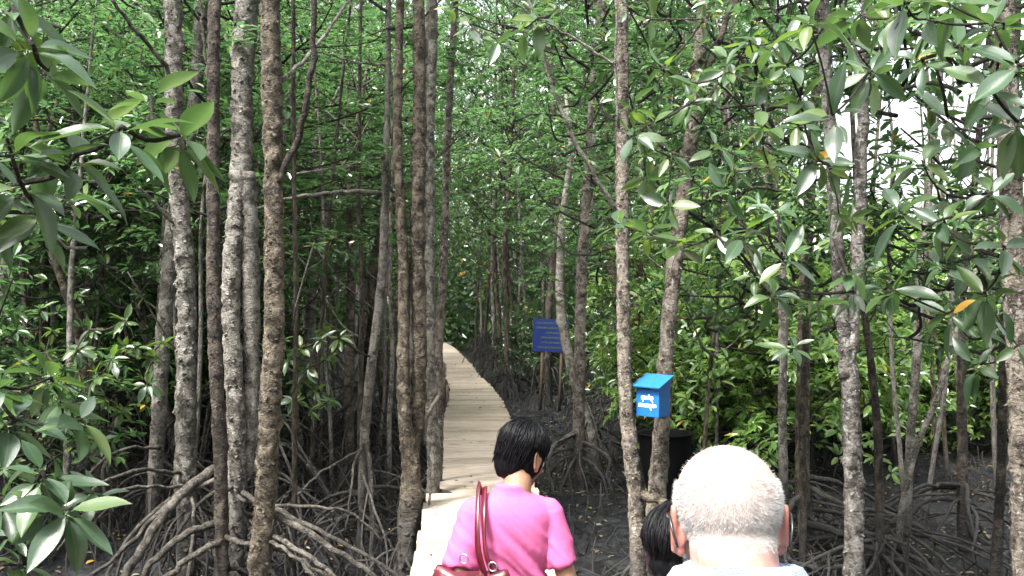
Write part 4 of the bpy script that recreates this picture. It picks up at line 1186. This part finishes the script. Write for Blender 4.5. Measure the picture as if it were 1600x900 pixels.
def check_mat():
    m, nt, out = new_mat('checked_shirt')
    tc = nt.nodes.new('ShaderNodeTexCoord'); sep = nt.nodes.new('ShaderNodeSeparateXYZ')
    nt.links.new(tc.outputs['Object'], sep.inputs[0])
    def stripes(sock, freq):
        mu = nt.nodes.new('ShaderNodeMath'); mu.operation = 'MULTIPLY'; mu.inputs[1].default_value = freq
        nt.links.new(sock, mu.inputs[0])
        fr = nt.nodes.new('ShaderNodeMath'); fr.operation = 'FRACT'; nt.links.new(mu.outputs[0], fr.inputs[0])
        return ramp(nt, fr.outputs[0], [(0.0, (0, 0, 0)), (0.45, (0, 0, 0)), (0.55, (1, 1, 1)), (0.95, (1, 1, 1)), (1.0, (0, 0, 0))])
    a = stripes(sep.outputs[0], 150); ad = nt.nodes.new('ShaderNodeMath'); ad.operation = 'ADD'
    nt.links.new(sep.outputs[1], ad.inputs[0]); nt.links.new(sep.outputs[2], ad.inputs[1])
    b = stripes(ad.outputs[0], 150)
    w = stripes(sep.outputs[0], 9)
    c = mixc(nt, a, (0.34, 0.37, 0.40), (0.12, 0.18, 0.28))
    c = mixc(nt, b, c, mixc(nt, 0.55, c, (0.34, 0.37, 0.40)))
    wf = mixc(nt, 0.75, (0, 0, 0), w)
    c = mixc(nt, wf, c, mixc(nt, b, (0.035, 0.06, 0.22), (0.2, 0.25, 0.36)))
    n = noise_tex(nt, 200, 2)
    principled(nt, out, c, 0.9, bump(nt, n, 0.2, 0.001), 0.2)
    return m
M['check'] = check_mat()

class Body(Bag):
    def ell(s, c, rad, rot=None, n=20):
        v = []; m = n // 2
        for i in range(m + 1):
            th = math.pi * i / m
            for k in range(n):
                a = 2 * math.pi * k / n
                v.append((rad[0] * math.sin(th) * math.cos(a), rad[1] * math.sin(th) * math.sin(a), rad[2] * math.cos(th)))
        v = np.array(v)
        if rot is not None: v = v @ np.array(rot.to_3x3()).T
        f = [[i * n + k, (i + 1) * n + k, (i + 1) * n + (k + 1) % n, i * n + (k + 1) % n] for i in range(m) for k in range(n)]
        s.add(v + np.array(c), f)
    def limb(s, pts, radii, n=14, m=24):
        c = catmull(pts, m)
        L = np.concatenate([[0], np.cumsum([np.linalg.norm(np.subtract(pts[i + 1], pts[i])) for i in range(len(pts) - 1)])])
        rr = np.interp(np.linspace(0, L[-1], m), L, radii)
        s.tube(c, rr, n)
        s.ell(c[0], (rr[0],) * 3, n=12); s.ell(c[-1], (rr[-1],) * 3, n=12)
    def loft(s, secs, n=28, m=30):
        secs = np.array(secs, float)           # x, y, z, rx, ry
        L = np.linspace(0, 1, len(secs)); q = np.linspace(0, 1, m)
        ss = catmull(list(secs), m)
        v = []; f = []
        for i in range(m):
            x, y, z, rx, ry = ss[i]
            for k in range(n):
                a = 2 * math.pi * k / n
                e = 0.88
                ca, sa = math.cos(a), math.sin(a)
                v.append((x + rx * math.copysign(abs(ca) ** e, ca), y + ry * math.copysign(abs(sa) ** e, sa), z))
        for i in range(m - 1):
            for k in range(n):
                f.append([i * n + k, i * n + (k + 1) % n, (i + 1) * n + (k + 1) % n, (i + 1) * n + k])
        f.append(list(range(n - 1, -1, -1))); f.append([(m - 1) * n + k for k in range(n)])
        s.add(np.array(v), f)
    def fused(s, name, voxel=0.008, smooth=4, disp=None):
        me = s.mesh('tmp')
        o = bpy.data.objects.new('tmp', me); col.objects.link(o)
        md = o.modifiers.new('r', 'REMESH'); md.mode = 'VOXEL'; md.voxel_size = voxel; md.use_smooth_shade = True
        sm = o.modifiers.new('s', 'SMOOTH'); sm.iterations = smooth; sm.factor = 0.5
        dg = bpy.context.evaluated_depsgraph_get()
        out = bpy.data.meshes.new_from_object(o.evaluated_get(dg)); out.name = name
        bpy.data.objects.remove(o); bpy.data.meshes.remove(me)
        co = np.empty(len(out.vertices) * 3, np.float32); out.vertices.foreach_get('co', co); co = co.reshape(-1, 3)
        if disp is not None:
            nn = np.empty(len(out.vertices) * 3, np.float32); out.vertices.foreach_get('normal', nn); nn = nn.reshape(-1, 3)
            co = co + nn * disp(co)[:, None]
            out.vertices.foreach_set('co', co.astype(np.float32).ravel()); out.update()
        out.polygons.foreach_set('use_smooth', np.ones(len(out.polygons), dtype=bool))
        return out

def hand(b, wrist, dirv, palm_n, side, k=1.0):
    """palm and five fingers; dirv points down the hand, palm_n out of the palm, side = +1 thumb towards +cross"""
    d = unit(dirv); pn = unit(palm_n); s = unit(np.cross(d, pn)) * side
    w = np.array(wrist, float)
    b.limb([w, w + d * .045 * k, w + d * .085 * k], [.024 * k, .03 * k, .032 * k], 10, 8)
    b.ell(w + d * .06 * k + s * .012 * k, (.03 * k, .03 * k, .03 * k), n=10); b.ell(w + d * .06 * k - s * .014 * k, (.026 * k,) * 3, n=10)
    for i, (off, ln) in enumerate(((.030, .070), (.011, .080), (-.009, .074), (-.028, .056))):
        p0 = w + d * .085 * k + s * off * k
        p1 = p0 + d * ln * .45 * k + pn * .006; p2 = p0 + d * ln * .8 * k + pn * .022 * k; p3 = p0 + d * ln * .92 * k + pn * .042 * k
        b.limb([p0, p1, p2, p3], [.0095 * k, .009 * k, .0085 * k, .0075 * k], 8, 10)
    p0 = w + d * .03 * k + s * .03 * k
    b.limb([p0, p0 + d * .03 * k + s * .022 * k + pn * .01, p0 + d * .065 * k + s * .026 * k + pn * .022], [.013 * k, .011 * k, .009 * k], 8, 8)

def head_parts(b, o, rot, k=1.0, ears=True, jaw=1.0):
    """head round o (ear height); face towards +Y before rot"""
    q = lambda v: np.array(o) + np.array(rot @ Vector(v)) * k
    e = lambda c, r_: b.ell(q(c), tuple(x * k for x in r_), rot)
    e((0, -.012, .038), (.079, .096, .084)); e((0, .022, -.018), (.064, .072, .085)); e((0, .042, -.072), (.046 * jaw, .046, .040 * jaw))
    e((0, .062, .040), (.055, .034, .035)); e((.038, .058, -.022), (.022, .025, .022)); e((-.038, .058, -.022), (.022, .025, .022))
    e((0, -.055, -.035), (.058, .04, .05))
    b.limb([q((0, .092, .012)), q((0, .104, -.012)), q((0, .112, -.028))], [.008 * k, .011 * k, .014 * k], 8, 6)
    e((.012, .100, -.032), (.009, .009, .008)); e((-.012, .100, -.032), (.009, .009, .008))
    e((0, .086, -.060), (.022, .012, .006)); e((0, .085, -.070), (.019, .012, .007))

def ear(name, o, rot, k, side, mat, parent):
    b = Body()
    q = lambda v: np.array(o) + np.array(rot @ Vector(v)) * k
    rm = rot @ Matrix.Rotation(side * R(-28), 4, 'Z').to_3x3()
    a = np.linspace(-0.6, 4.6, 14)
    rim = [q((side * (.080 + .010), -.004 - .022 * math.cos(t - 1.2) * .8 - .008, .002 + .034 * math.sin(t - .2))) for t in a]
    b.limb(rim, [.0055 * k] * len(rim), 8, 26)
    b.ell(q((side * .082, -.006, .002)), (.009 * k, .022 * k, .031 * k), rm)
    b.ell(q((side * .080, .000, -.028)), (.008 * k, .011 * k, .013 * k), rm)
    return link(name, b.fused(name, 0.003, 3), mat, parent)

def face_bits(t, o, rot, k):
    q = lambda v: np.array(o) + np.array(rot @ Vector(v)) * k
    for s in (-1, 1):
        b = Body(); b.ell(q((s * .030, .076, .006)), (.0125 * k,) * 3, rot, 14)
        link('eye', b.mesh('eye'), M['eye'], t)
        b = Body(); b.ell(q((s * .030, .0855, .005)), (.0055 * k, .004 * k, .0055 * k), rot, 10)
        link('iris', b.mesh('iris'), M['plastic_black'], t)
        b = Bag(); b.tube(np.array([q((s * .014, .094, .024)), q((s * .03, .094, .030)), q((s * .048, .084, .024))]), [.003, .004, .002], 5)
        link('eyebrow', b.mesh('eyebrow'), M['black_hair'], t)

def strands(me, test, n, length, width, seed, droop=0.35, flow=None):
    """short hairs growing from mesh me where test(co) holds; thin blades in one mesh"""
    r = np.random.default_rng(seed)
    me.calc_loop_triangles()
    co = np.empty(len(me.vertices) * 3, np.float32); me.vertices.foreach_get('co', co); co = co.reshape(-1, 3)
    tri = np.empty(len(me.loop_triangles) * 3, np.int32); me.loop_triangles.foreach_get('vertices', tri); tri = tri.reshape(-1, 3)
    A, B, C_ = co[tri[:, 0]], co[tri[:, 1]], co[tri[:, 2]]
    keep = test((A + B + C_) / 3); A, B, C_ = A[keep], B[keep], C_[keep]
    nr = np.cross(B - A, C_ - A); ar = np.linalg.norm(nr, axis=1); nr = nr / (ar[:, None] + 1e-12)
    i = r.choice(len(A), n, p=ar / ar.sum())
    u = r.random((n, 2)); sw = u.sum(1) > 1; u[sw] = 1 - u[sw]
    p = A[i] + (B - A)[i] * u[:, :1] + (C_ - A)[i] * u[:, 1:]
    d = nr[i] + np.array([0, -.1, -droop]) + r.normal(0, .3, (n, 3)); d = unit(d)
    s = unit(np.cross(d, r.normal(size=(n, 3))))
    L = length * r.uniform(.6, 1.3, (n, 1))
    v = np.stack([p - s * width / 2 - d * .001, p + s * width / 2 - d * .001, p + d * L], 1).reshape(-1, 3)
    f = np.arange(3 * n).reshape(-1, 3)
    return mesh_fast('hair', v, f)

def hair_cap(t, o, rot, k, seed, length, mat, side=0.0, low=(1.6, 2.55), curl=.12):
    """cap of hair with overlapping locks that fall from the crown"""
    q = lambda v: np.array(o) + np.array(rot @ Vector(v)) * k
    b = Body()
    e = lambda c, r_: b.ell(q(c), tuple(x * k for x in r_), rot)
    e((0, -.022, .052), (.088, .104, .088)); e((0, -.062, -.005 - length * .35), (.074, .052, .055 + length * .5))
    for s in (-1, 1): e((s * .062, -.008, .008 - length * .25), (.026, .056, .05 + length * .4))
    e((0, .050, .088), (.064, .045, .036))
    cap = b.fused('hair', 0.006, 3, lambda c: 0.004 * noise3(c * np.array([70, 70, 18])))
    h = link('hair', cap, mat, t)
    r = np.random.default_rng(seed); bag = Bag()
    for i in range(950):
        az = r.uniform(-math.pi, math.pi)
        face = abs(az) < 1.0                      # az 0 = face
        th1 = 1.05 * r.uniform(.85, 1.0) if face else r.uniform(*low) * (1.0 if abs(az) > 2.0 else .9)
        pts = []
        th0 = r.uniform(0.05, th1 * .75)
        lift = r.uniform(0.985, 1.05) + (r.uniform(.02, .06) if r.random() < .06 else 0)
        for th in np.linspace(th0, th1, 7):
            a = az + 0.25 * math.sin(th * 2 + i) * .35 + side * th * .15
            rr = lift * (1 + curl * r.uniform(-.2, 1) * max(0, th - th1 + .35) + .02 * math.sin(th * 6 + i))
            x, y, z = math.sin(th) * math.sin(a) * .091, -.022 + math.sin(th) * math.cos(a) * .107, .052 + math.cos(th) * .092
            if th > 1.57: x = math.sin(a) * .090 * (1 - .16 * (th - 1.57)); y = -.022 + math.cos(a) * .106 * (1 - .12 * (th - 1.57)); z = .052 - (th - 1.57) * .105
            pts.append(q((x * rr, -.022 + (y + .022) * rr, .052 + (z - .052) * rr)))
        w = r.uniform(.0013, .0034) * k
        bag.tube(catmull(pts, 9), np.concatenate([np.linspace(w * .6, w, 4), np.linspace(w, w * .25, 5)]), 5)
    link('lock', bag.mesh('lock'), mat, h, kind='stuff')
    return h

def person(label, loc, heading, H, build, head_o, head_rot, head_k, mats, arms, pose, neck_top, seed):
    """build: width factor; arms: per side (shoulder, elbow, wrist); clothes as children"""
    t = thing('person', label, 'person', loc); t.rotation_euler = (0, 0, heading)
    k = H / 1.70; B = build
    b = Body()
    tor = [(0, 0, .80, .155 * B, .105 * B), (0, -.005, .90, .168 * B, .118 * B), (0, 0, 1.02, .142 * B, .104 * B), (0, .004, 1.14, .142 * B, .104 * B), (0, 0, 1.27, .165 * B, .112 * B),
           (0, -.008, 1.36, .172 * B, .100 * B), (0, -.010, 1.41, .135 * B, .078 * B), (0, -.008, 1.45, .075 * B, .060 * B)]
    tor = [tuple(x * k for x in s) for s in tor]
    b.loft(tor)
    nb = np.array([0, -.012, 1.40]) * k
    ho = np.array(head_o)
    nr = .056 * head_k * (1.12 if B > 1.1 else 1.0)
    b.limb([nb, (nb + ho) / 2 + np.array([0, -.022, -.01]), ho + np.array(head_rot @ Vector((0, -.03, -.02)))], [nr * 1.15, nr, nr * 1.02], 16, 12)
    head_parts(b, ho, head_rot, head_k)
    hips = []
    for s, st in zip((-1, 1), pose):
        hip, knee, ank = (np.array((s * .088 * B, 0, .86)) * k, np.array((s * .092 * B, st * .10 + .02, .47)) * k, np.array((s * .095 * B, st * .20 - .02, .085)) * k)
        b.limb([hip, (hip + knee) / 2 + np.array([0, .01, 0]), knee, (knee + ank) / 2 + np.array([0, -.02, .04]), ank], [.092 * k * B, .078 * k * B, .056 * k * B, .055 * k * B, .038 * k], 14, 24)
        b.limb([ank + np.array([0, -.03, -.045]) * k, ank + np.array([0, .06, -.05]) * k, ank + np.array([s * .01, .15, -.06]) * k], [.036 * k, .036 * k, .024 * k], 10, 8)
        hips.append((hip, knee, ank))
    for s, (sh, el, wr) in zip((-1, 1), arms):
        sh, el, wr = map(np.array, (sh, el, wr))
        b.limb([sh, (sh + el) / 2, el, (el + wr) / 2, wr], [.052 * k * B, .046 * k * B, .038 * k, .036 * k, .025 * k], 12, 20)
        dv = unit(wr - el)
        hand(b, wr, dv, unit(np.array([-s * 1.0, .2, 0])), -s if True else s, k * .95)
    body = link('body', b.fused('body', 0.0062, 4), mats['skin'], t)
    # shirt
    c = Body()
    c.loft([(x, y, z, rx + .012, ry + .012) for x, y, z, rx, ry in tor[:-1] if z > .79 * k] + [(0, -.012 * k, 1.445 * k, .082 * k * B, .068 * k * B), (0, -.013 * k, neck_top * k, .068 * k * B, .060 * k * B)])
    c.ell((0, -.012 * k, 1.395 * k), (.095 * k * B, .075 * k * B, .03 * k))
    for s, (sh, el, wr) in zip((-1, 1), arms):
        sh, el = np.array(sh), np.array(el); e2 = sh + (el - sh) * .70
        mid = np.array([sh[0] * .55, sh[1], sh[2] + .012])
        c.limb([mid, sh + np.array([0, 0, .0])], [.055 * k * B, .060 * k * B], 14, 8)
        c.limb([np.array([s * .030, -.014, 1.425]) * k, np.array([s * .085 * B, -.010, 1.400]) * k, sh + np.array([0, 0, -.002])], [.042 * k * B, .050 * k * B, .058 * k * B], 14, 10)
        v, f, _ = tube_arrays(catmull([sh, (sh + e2) / 2, e2], 10), np.linspace(.064, .070, 10) * k * B, 18)
        c.add(v, f)
    ph = seed * 3.1
    def folds(co):
        q = co * np.array([9, 9, 22]) + np.stack([co[:, 2] * 14, co[:, 2] * 4, co[:, 0] * 26], -1) + ph
        w = np.clip((1.40 * k - co[:, 2]) / .25, 0.15, 1)
        rid = 1 - 2 * np.abs(noise3(q * 0.8 + 7)); rid2 = 1 - 2 * np.abs(noise3(q * 1.5 + 3))
        return (0.008 * noise3(q) + 0.011 * rid + 0.005 * rid2 + 0.0006 * noise3(co * 90)) * w
    shirt = link('shirt', c.fused('shirt', 0.006, 4, folds), mats['shirt'], t)
    # trousers and shoes
    p = Body()
    p.loft([(0, 0, .78 * k, .150 * B * k, .11 * B * k), (0, -.005, .86 * k, .172 * B * k, .124 * B * k), (0, -.003, .93 * k, .168 * B * k, .12 * B * k), (0, 0, .99 * k, .15 * B * k, .112 * B * k)], m=12)
    for hip, knee, ank in hips:
        p.limb([hip, knee, ank + np.array([0, 0, .03])], [.105 * k * B, .078 * k * B, .062 * k], 16, 20)
    link('trousers', p.fused('trousers', 0.009, 4, lambda co: 0.005 * noise3(co * np.array([14, 14, 9]))), mats['legs'], t)
    for hip, knee, ank in hips:
        p = Body(); a = ank
        p.limb([a + np.array([0, -.035, -.045]) * k, a + np.array([0, .06, -.048]) * k, a + np.array([0, .155, -.058]) * k], [.043 * k, .042 * k, .030 * k], 12, 10)
        link('shoe', p.fused('shoe', 0.007, 3), M['shoe'], t)
    return t, body, shirt

# woman in pink
def build_woman():
    g = P(798, 480, 3.0)
    H = 1.53; k = H / 1.7
    rot = Euler((R(-22), R(6), R(-52)), 'XYZ').to_matrix()
    ho = (0.045, 0.055, 1.402)
    arms = [((-.142 * k, -.005, 1.370 * k), (-.205 * k, -.06, 1.10 * k), (-.17, .14, 1.00 * k)),
            ((.142 * k, -.005, 1.370 * k), (.212 * k, -.04, 1.10 * k), (.18, .12, .93 * k))]
    t, body, shirt = person('woman seen from behind in a pink T-shirt with a red shoulder bag, head turned right', (g.x, g.y, 0.0), R(3), H, 0.86, ho, rot, 0.87,
                            {'skin': M['skin_tan'], 'shirt': M['pink'], 'legs': M['trousers']}, arms, (-.5, .6), 1.478, 1)
    for s in (-1, 1): ear('ear', ho, rot, 0.87, s, M['skin_tan'], t)
    face_bits(t, ho, rot, 0.87)
    hair_cap(t, ho, rot, 0.88, 5, 0.05, M['black_hair'])
    return t, k
woman, wk = build_woman()

def build_bag():
    """red leather bag hanging from the woman's left shoulder"""
    g = woman.location
    t = thing('shoulder_bag', 'glossy red leather shoulder bag on the back of the woman in pink', 'bag', (g.x - .125, g.y - .135, .815))
    t.rotation_euler = (0, 0, R(-14))
    b = Body()
    n = 40; rows = []
    for z, rx, ry in ((0, .10, .05), (.02, .15, .065), (.08, .172, .075), (.15, .165, .066), (.21, .145, .045), (.255, .125, .026), (.27, .118, .014)):
        rows.append([(rx * math.copysign(abs(math.cos(a)) ** .7, math.cos(a)) * (1 + .02 * math.sin(a * 9 + z * 30)), ry * math.copysign(abs(math.sin(a)) ** .8, math.sin(a)) * (1 + .16 * math.sin(a * 13 + z * 25) * (z / .27)),
                      z - .05 * (z / .27) * (1 - abs(math.cos(a))) ** 2) for a in np.linspace(0, 2 * math.pi, n, endpoint=False)])
    v = [p for row in rows for p in row]
    f = [[i * n + j, i * n + (j + 1) % n, (i + 1) * n + (j + 1) % n, (i + 1) * n + j] for i in range(len(rows) - 1) for j in range(n)]
    f += [list(range(n - 1, -1, -1)), [(len(rows) - 1) * n + j for j in range(n)]]
    link('body', mesh_np('body', v, f), M['red_leather'], t)
    inv = t.matrix_basis.inverted()
    def strap(pts, w, name='strap'):
        pts = [np.array(inv @ Vector(p)) for p in pts]
        c = catmull(pts, 26); bb = Bag()
        tan = unit(np.gradient(c, axis=0)); nrm = np.array([-.25, -1, .25]); s = unit(np.cross(tan, nrm)); u = unit(np.cross(s, tan))
        vv = []; ff = []
        for i in range(26):
            ww = w * (1 - .35 * math.exp(-((i - 13) / 4.) ** 2))
            for a, h in ((-1, 0), (-.6, .35), (.6, .35), (1, 0), (.6, -.35), (-.6, -.35)):
                vv.append(c[i] + s[i] * a * ww / 2 + u[i] * h * .008)
        for i in range(25):
            for j in range(6): ff.append([i * 6 + j, i * 6 + (j + 1) % 6, (i + 1) * 6 + (j + 1) % 6, (i + 1) * 6 + j])
        ff += [[5, 4, 3, 2, 1, 0], [25 * 6 + j for j in range(6)]]
        link(name, mesh_np(name, vv, ff), M['red_leather'], t)
    gx, gy = g.x, g.y
    z = lambda y, d: P(0, y, d).z
    X = lambda x, d: P(x, 480, d).x
    strap([(X(762, 3.05), gy + .09, 1.16), (X(750, 3.0), gy + .03, 1.305), (X(748, 2.97), gy - .035, 1.318), (X(746, 2.9), gy - .118, 1.235), (X(748, 2.87), gy - .150, 1.14), (X(757, 2.86), gy - .150, 1.06), (X(752, 2.85), gy - .14, 1.00)], .024)
    strap([(X(758, 2.99), gy - .02, 1.318), (X(756, 2.92), gy - .105, 1.255), (X(758, 2.87), gy - .150, 1.15), (X(768, 2.86), gy - .158, 1.08), (X(782, 2.86), gy - .16, 1.0)], .02)
    for x, y in ((726, 868), (770, 880)):
        c = np.array(inv @ Vector((X(x, 2.85), gy - .17, z(y, 2.85)))); a = np.linspace(0, 2 * math.pi, 17)
        bb = Bag(); bb.tube(np.stack([c[0] + .014 * np.cos(a), np.full(17, c[1]), c[2] + .014 * np.sin(a)], -1), .0028, 6, cap=False)
        link('ring', bb.mesh('ring'), M['metal'], t)
build_bag()

# man with white hair
def build_man():
    g = P(1141, 480, 1.33)
    H = 1.76; k = H / 1.7; hk = 1.0
    rot = Euler((R(-13), R(-1.5), R(-7)), 'XYZ').to_matrix()
    ho = (0.0, .045, 1.588)
    arms = [((-.20 * k, -.01, 1.385 * k), (-.27 * k, -.06, 1.08 * k), (-.24, .12, .90 * k)), ((.20 * k, -.01, 1.385 * k), (.27 * k, -.06, 1.08 * k), (.24, .12, .90 * k))]
    t, body, shirt = person('elderly bald man seen from behind, cropped white hair, glasses, blue checked shirt', (g.x, g.y - .03, 0), R(2), H, 1.16, ho, rot, hk,
                            {'skin': M['skin_man'], 'shirt': M['check'], 'legs': M['khaki']}, arms, (.5, -.5), 1.49, 2)
    for s in (-1, 1): ear('ear', np.array(ho) + np.array(rot @ Vector((-s * .004, 0, -.004))), rot, hk * .95, s, M['skin_ear'], t)
    face_bits(t, ho, rot, hk)
    q = lambda v: np.array(ho) + np.array(rot @ Vector(v)) * hk
    inv = np.array(rot.transposed())
    def loc(c): return (c - np.array(ho)) @ inv.T / hk
    def back(c):
        l = loc(c); h = l[:, 2]
        top = 0.068 + 0.014 * noise3(l * 30)
        return (h > -.012 + .15 * np.clip(l[:, 1], -1, 1) + .012 * noise3(l * 35) + .016 * noise3(l * 220)) & (h < top) & (l[:, 1] < .045 - .25 * np.clip(h, 0, 1)) & (np.abs(l[:, 0]) < .12)
    me = body.data
    co = np.empty(len(me.vertices) * 3, np.float32); me.vertices.foreach_get('co', co); co = co.reshape(-1, 3)
    l = loc(co)
    sm = lambda a, b, x: np.clip((x - a) / (b - a), 0, 1)
    msk = sm(-.035, 0.0, l[:, 2] - .15 * np.clip(l[:, 1], -1, 1)) * (1 - sm(.035, .085, l[:, 2] + .012 * noise3(l * 40))) * (1 - sm(.01, .045, l[:, 1])) * (np.abs(l[:, 0]) < .12)
    at = me.attributes.new('cropped_hair', 'FLOAT', 'POINT'); at.data.foreach_set('value', msk.astype(np.float32))
    link('hair', strands(body.data, back, 16000, .0060, .0005, 3), M['grey_hair'], t, kind='stuff')
    def crown(c):
        l = loc(c); return (l[:, 2] > .075) & (l[:, 1] < .06)
    link('hair', strands(body.data, crown, 350, .005, .0005, 4), M['white_cotton'], t, kind='stuff')
    def beard(c):
        l = loc(c); return (np.abs(l[:, 0]) > .035) & (l[:, 1] > .015) & (l[:, 1] < .07) & (l[:, 2] < .02) & (l[:, 2] > -.11)
    link('beard', strands(body.data, beard, 3000, .010, .0011, 6), M['white_cotton'], t, kind='stuff')
    gl = thing('eyeglasses', 'thin dark eyeglasses worn by the bald man', 'glasses', t.location); gl.rotation_euler = t.rotation_euler
    for s in (-1, 1):
        b = Bag(); b.tube(catmull([q((s * .068, .098, .012)), q((s * .084, .05, .016)), q((s * .089, .004, .020)), q((s * .0885, -.026, .018)), q((s * .0865, -.041, -.002)), q((s * .080, -.044, -.028))], 20), .0022, 6)
        link('temple', b.mesh('temple'), M['plastic_black'], gl)
        a = np.linspace(0, 2 * math.pi, 25)
        b = Bag(); b.tube(np.array([q((s * .033 + .025 * math.cos(x), .108 - .006 * abs(s * .033 + .025 * math.cos(x)) / .06, .003 + .019 * math.sin(x))) for x in a]), .0016, 6, cap=False)
        link('rim', b.mesh('rim'), M['plastic_black'], gl)
    b = Bag(); b.tube(np.array([q((-.009, .108, .006)), q((0, .113, .009)), q((.009, .108, .006))]), .0016, 6); link('bridge', b.mesh('bridge'), M['plastic_black'], gl)
    # folded collar
    b = Bag(); n = 40
    v = []; f = []
    for i in range(n + 1):
        a = math.pi * (0.12 + i / n * 1.76) + math.pi / 2
        for (rr, dz) in ((.072, .022), (.076, .034), (.086, .030), (.112, -.012), (.118, -.022), (.110, -.020)):
            v.append((rr * math.cos(a) * 1.08, -.004 + rr * math.sin(a) * .93, 1.512 + dz + .016 * -math.sin(a)))
    for i in range(n):
        for j in range(5): f.append([i * 6 + j, (i + 1) * 6 + j, (i + 1) * 6 + j + 1, i * 6 + j + 1])
    link('collar', mesh_np('collar', v, f), M['check'], shirt)
build_man()

def build_child():
    g = P(1064, 480, 2.12)
    H = 1.44; k = H / 1.7
    rot = Euler((R(-10), 0, R(-14)), 'XYZ').to_matrix()
    ho = (0, .02, 1.312)
    arms = [((-.165 * k, -.005, 1.375 * k), (-.22 * k, -.04, 1.10 * k), (-.17, .08, .90 * k)), ((.165 * k, -.005, 1.375 * k), (.22 * k, -.04, 1.10 * k), (.17, .08, .90 * k))]
    t, body, shirt = person('short black-haired person mostly hidden behind the bald man', (g.x, g.y, 0), 0, H, .95, ho, rot, .93,
                            {'skin': M['skin_tan'], 'shirt': M['white_cotton'], 'legs': M['trousers']}, arms, (.4, -.4), 1.45, 3)
    for s in (-1, 1): ear('ear', np.array(ho) + np.array(rot @ Vector((-s * .012, .012, 0))), rot, .85, s, M['skin_tan'], t)
    face_bits(t, ho, rot, .93)
    hair_cap(t, ho, rot, .95, 8, 0.0, M['black_hair'], low=(1.5, 2.0), curl=.03)
    a = np.linspace(0, 2 * math.pi, 33)
    b = Bag(); b.tube(np.stack([.078 * np.cos(a), -.012 + .064 * np.sin(a), 1.205 - .012 * np.sin(a)], -1), .007, 7, cap=False)
    link('collar', b.mesh('collar'), M['red_cotton'], shirt)
build_child()

# ------------------------------------------------------------------ labels that single out the repeats
def relabel():
    marks = [(0, 'the left edge'), (287, 'the thick grey trunk'), (336, 'the dark reddish trunk'), (378, 'the grey twin stems'), (425, 'the stout brown trunk'), (590, 'the thin pale trunk'),
             (655, 'the trunk cluster'), (725, 'the boardwalk'), (855, 'the blue notice board'), (908, 'the pale forked trunk'), (978, 'the mottled trunk by the blue box'), (1050, 'the box-carrying trunk'),
             (1222, 'the slim bending trunk'), (1262, 'the brown trunk'), (1320, 'the forked mottled trunk'), (1372, 'the thin blackish trunk'), (1425, 'the slanting stem'), (1505, 'the dark stilt-rooted trunk'),
             (1585, 'the trunk at the right edge')]
    short = {'mangroves in the left thicket': 'mangrove in left thicket', 'mangroves far left of the boardwalk': 'mangrove farther back', 'mangroves right of the boardwalk': 'shaded mangrove',
             'mangroves far right of the boardwalk': 'mangrove in dark forest', 'farthest mangroves': 'farthest mangrove', 'mangroves behind the clearing': 'low sunlit mangrove', 'shrubs round the clearing': 'bright shrub',
             'shaded shrubs right of the boardwalk': 'shaded low shrub', 'shrubs in the left understorey': 'understorey shrub', 'thin mangroves at left': 'pole-thin mangrove', 'thin mangroves at right': 'pole-thin mangrove by the clearing'}
    tone = {'bark_dark': 'dark', 'bark_grey': 'grey', 'bark_pale': 'pale', 'bark_brown': 'brown'}
    seen = {}
    for o in list(col.objects):
        g = o.get('group')
        if g not in short or o.parent: continue
        px = CX + o.location.x / o.location.y * FPX
        near = min(marks, key=lambda m: abs(m[0] - px))
        side = 'left of' if px < near[0] else 'right of'
        if near[1] == 'the left edge': side = 'beside'
        c = ''
        for ch in o.children:
            if ch.name.startswith('trunk'): c = tone.get(ch.material_slots[0].material.name, '')
        key = (g, c, side, near[1])
        seen.setdefault(key, []).append((o.location.y, o))
    nth = ['nearest', 'second nearest', 'third nearest', 'fourth nearest', 'fifth nearest', 'sixth nearest', 'seventh nearest', 'eighth nearest', 'ninth nearest', 'tenth nearest', 'eleventh nearest', 'twelfth nearest']
    for (g, c, side, mk), lst in seen.items():
        lst.sort(key=lambda q: q[0])
        for i, (_, o) in enumerate(lst):
            pre = (nth[min(i, 11)] + ' ') if len(lst) > 1 else ''
            o['label'] = (pre + (c + ' ' if c else '') + short[g] + ' ' + side + ' ' + mk)
relabel()
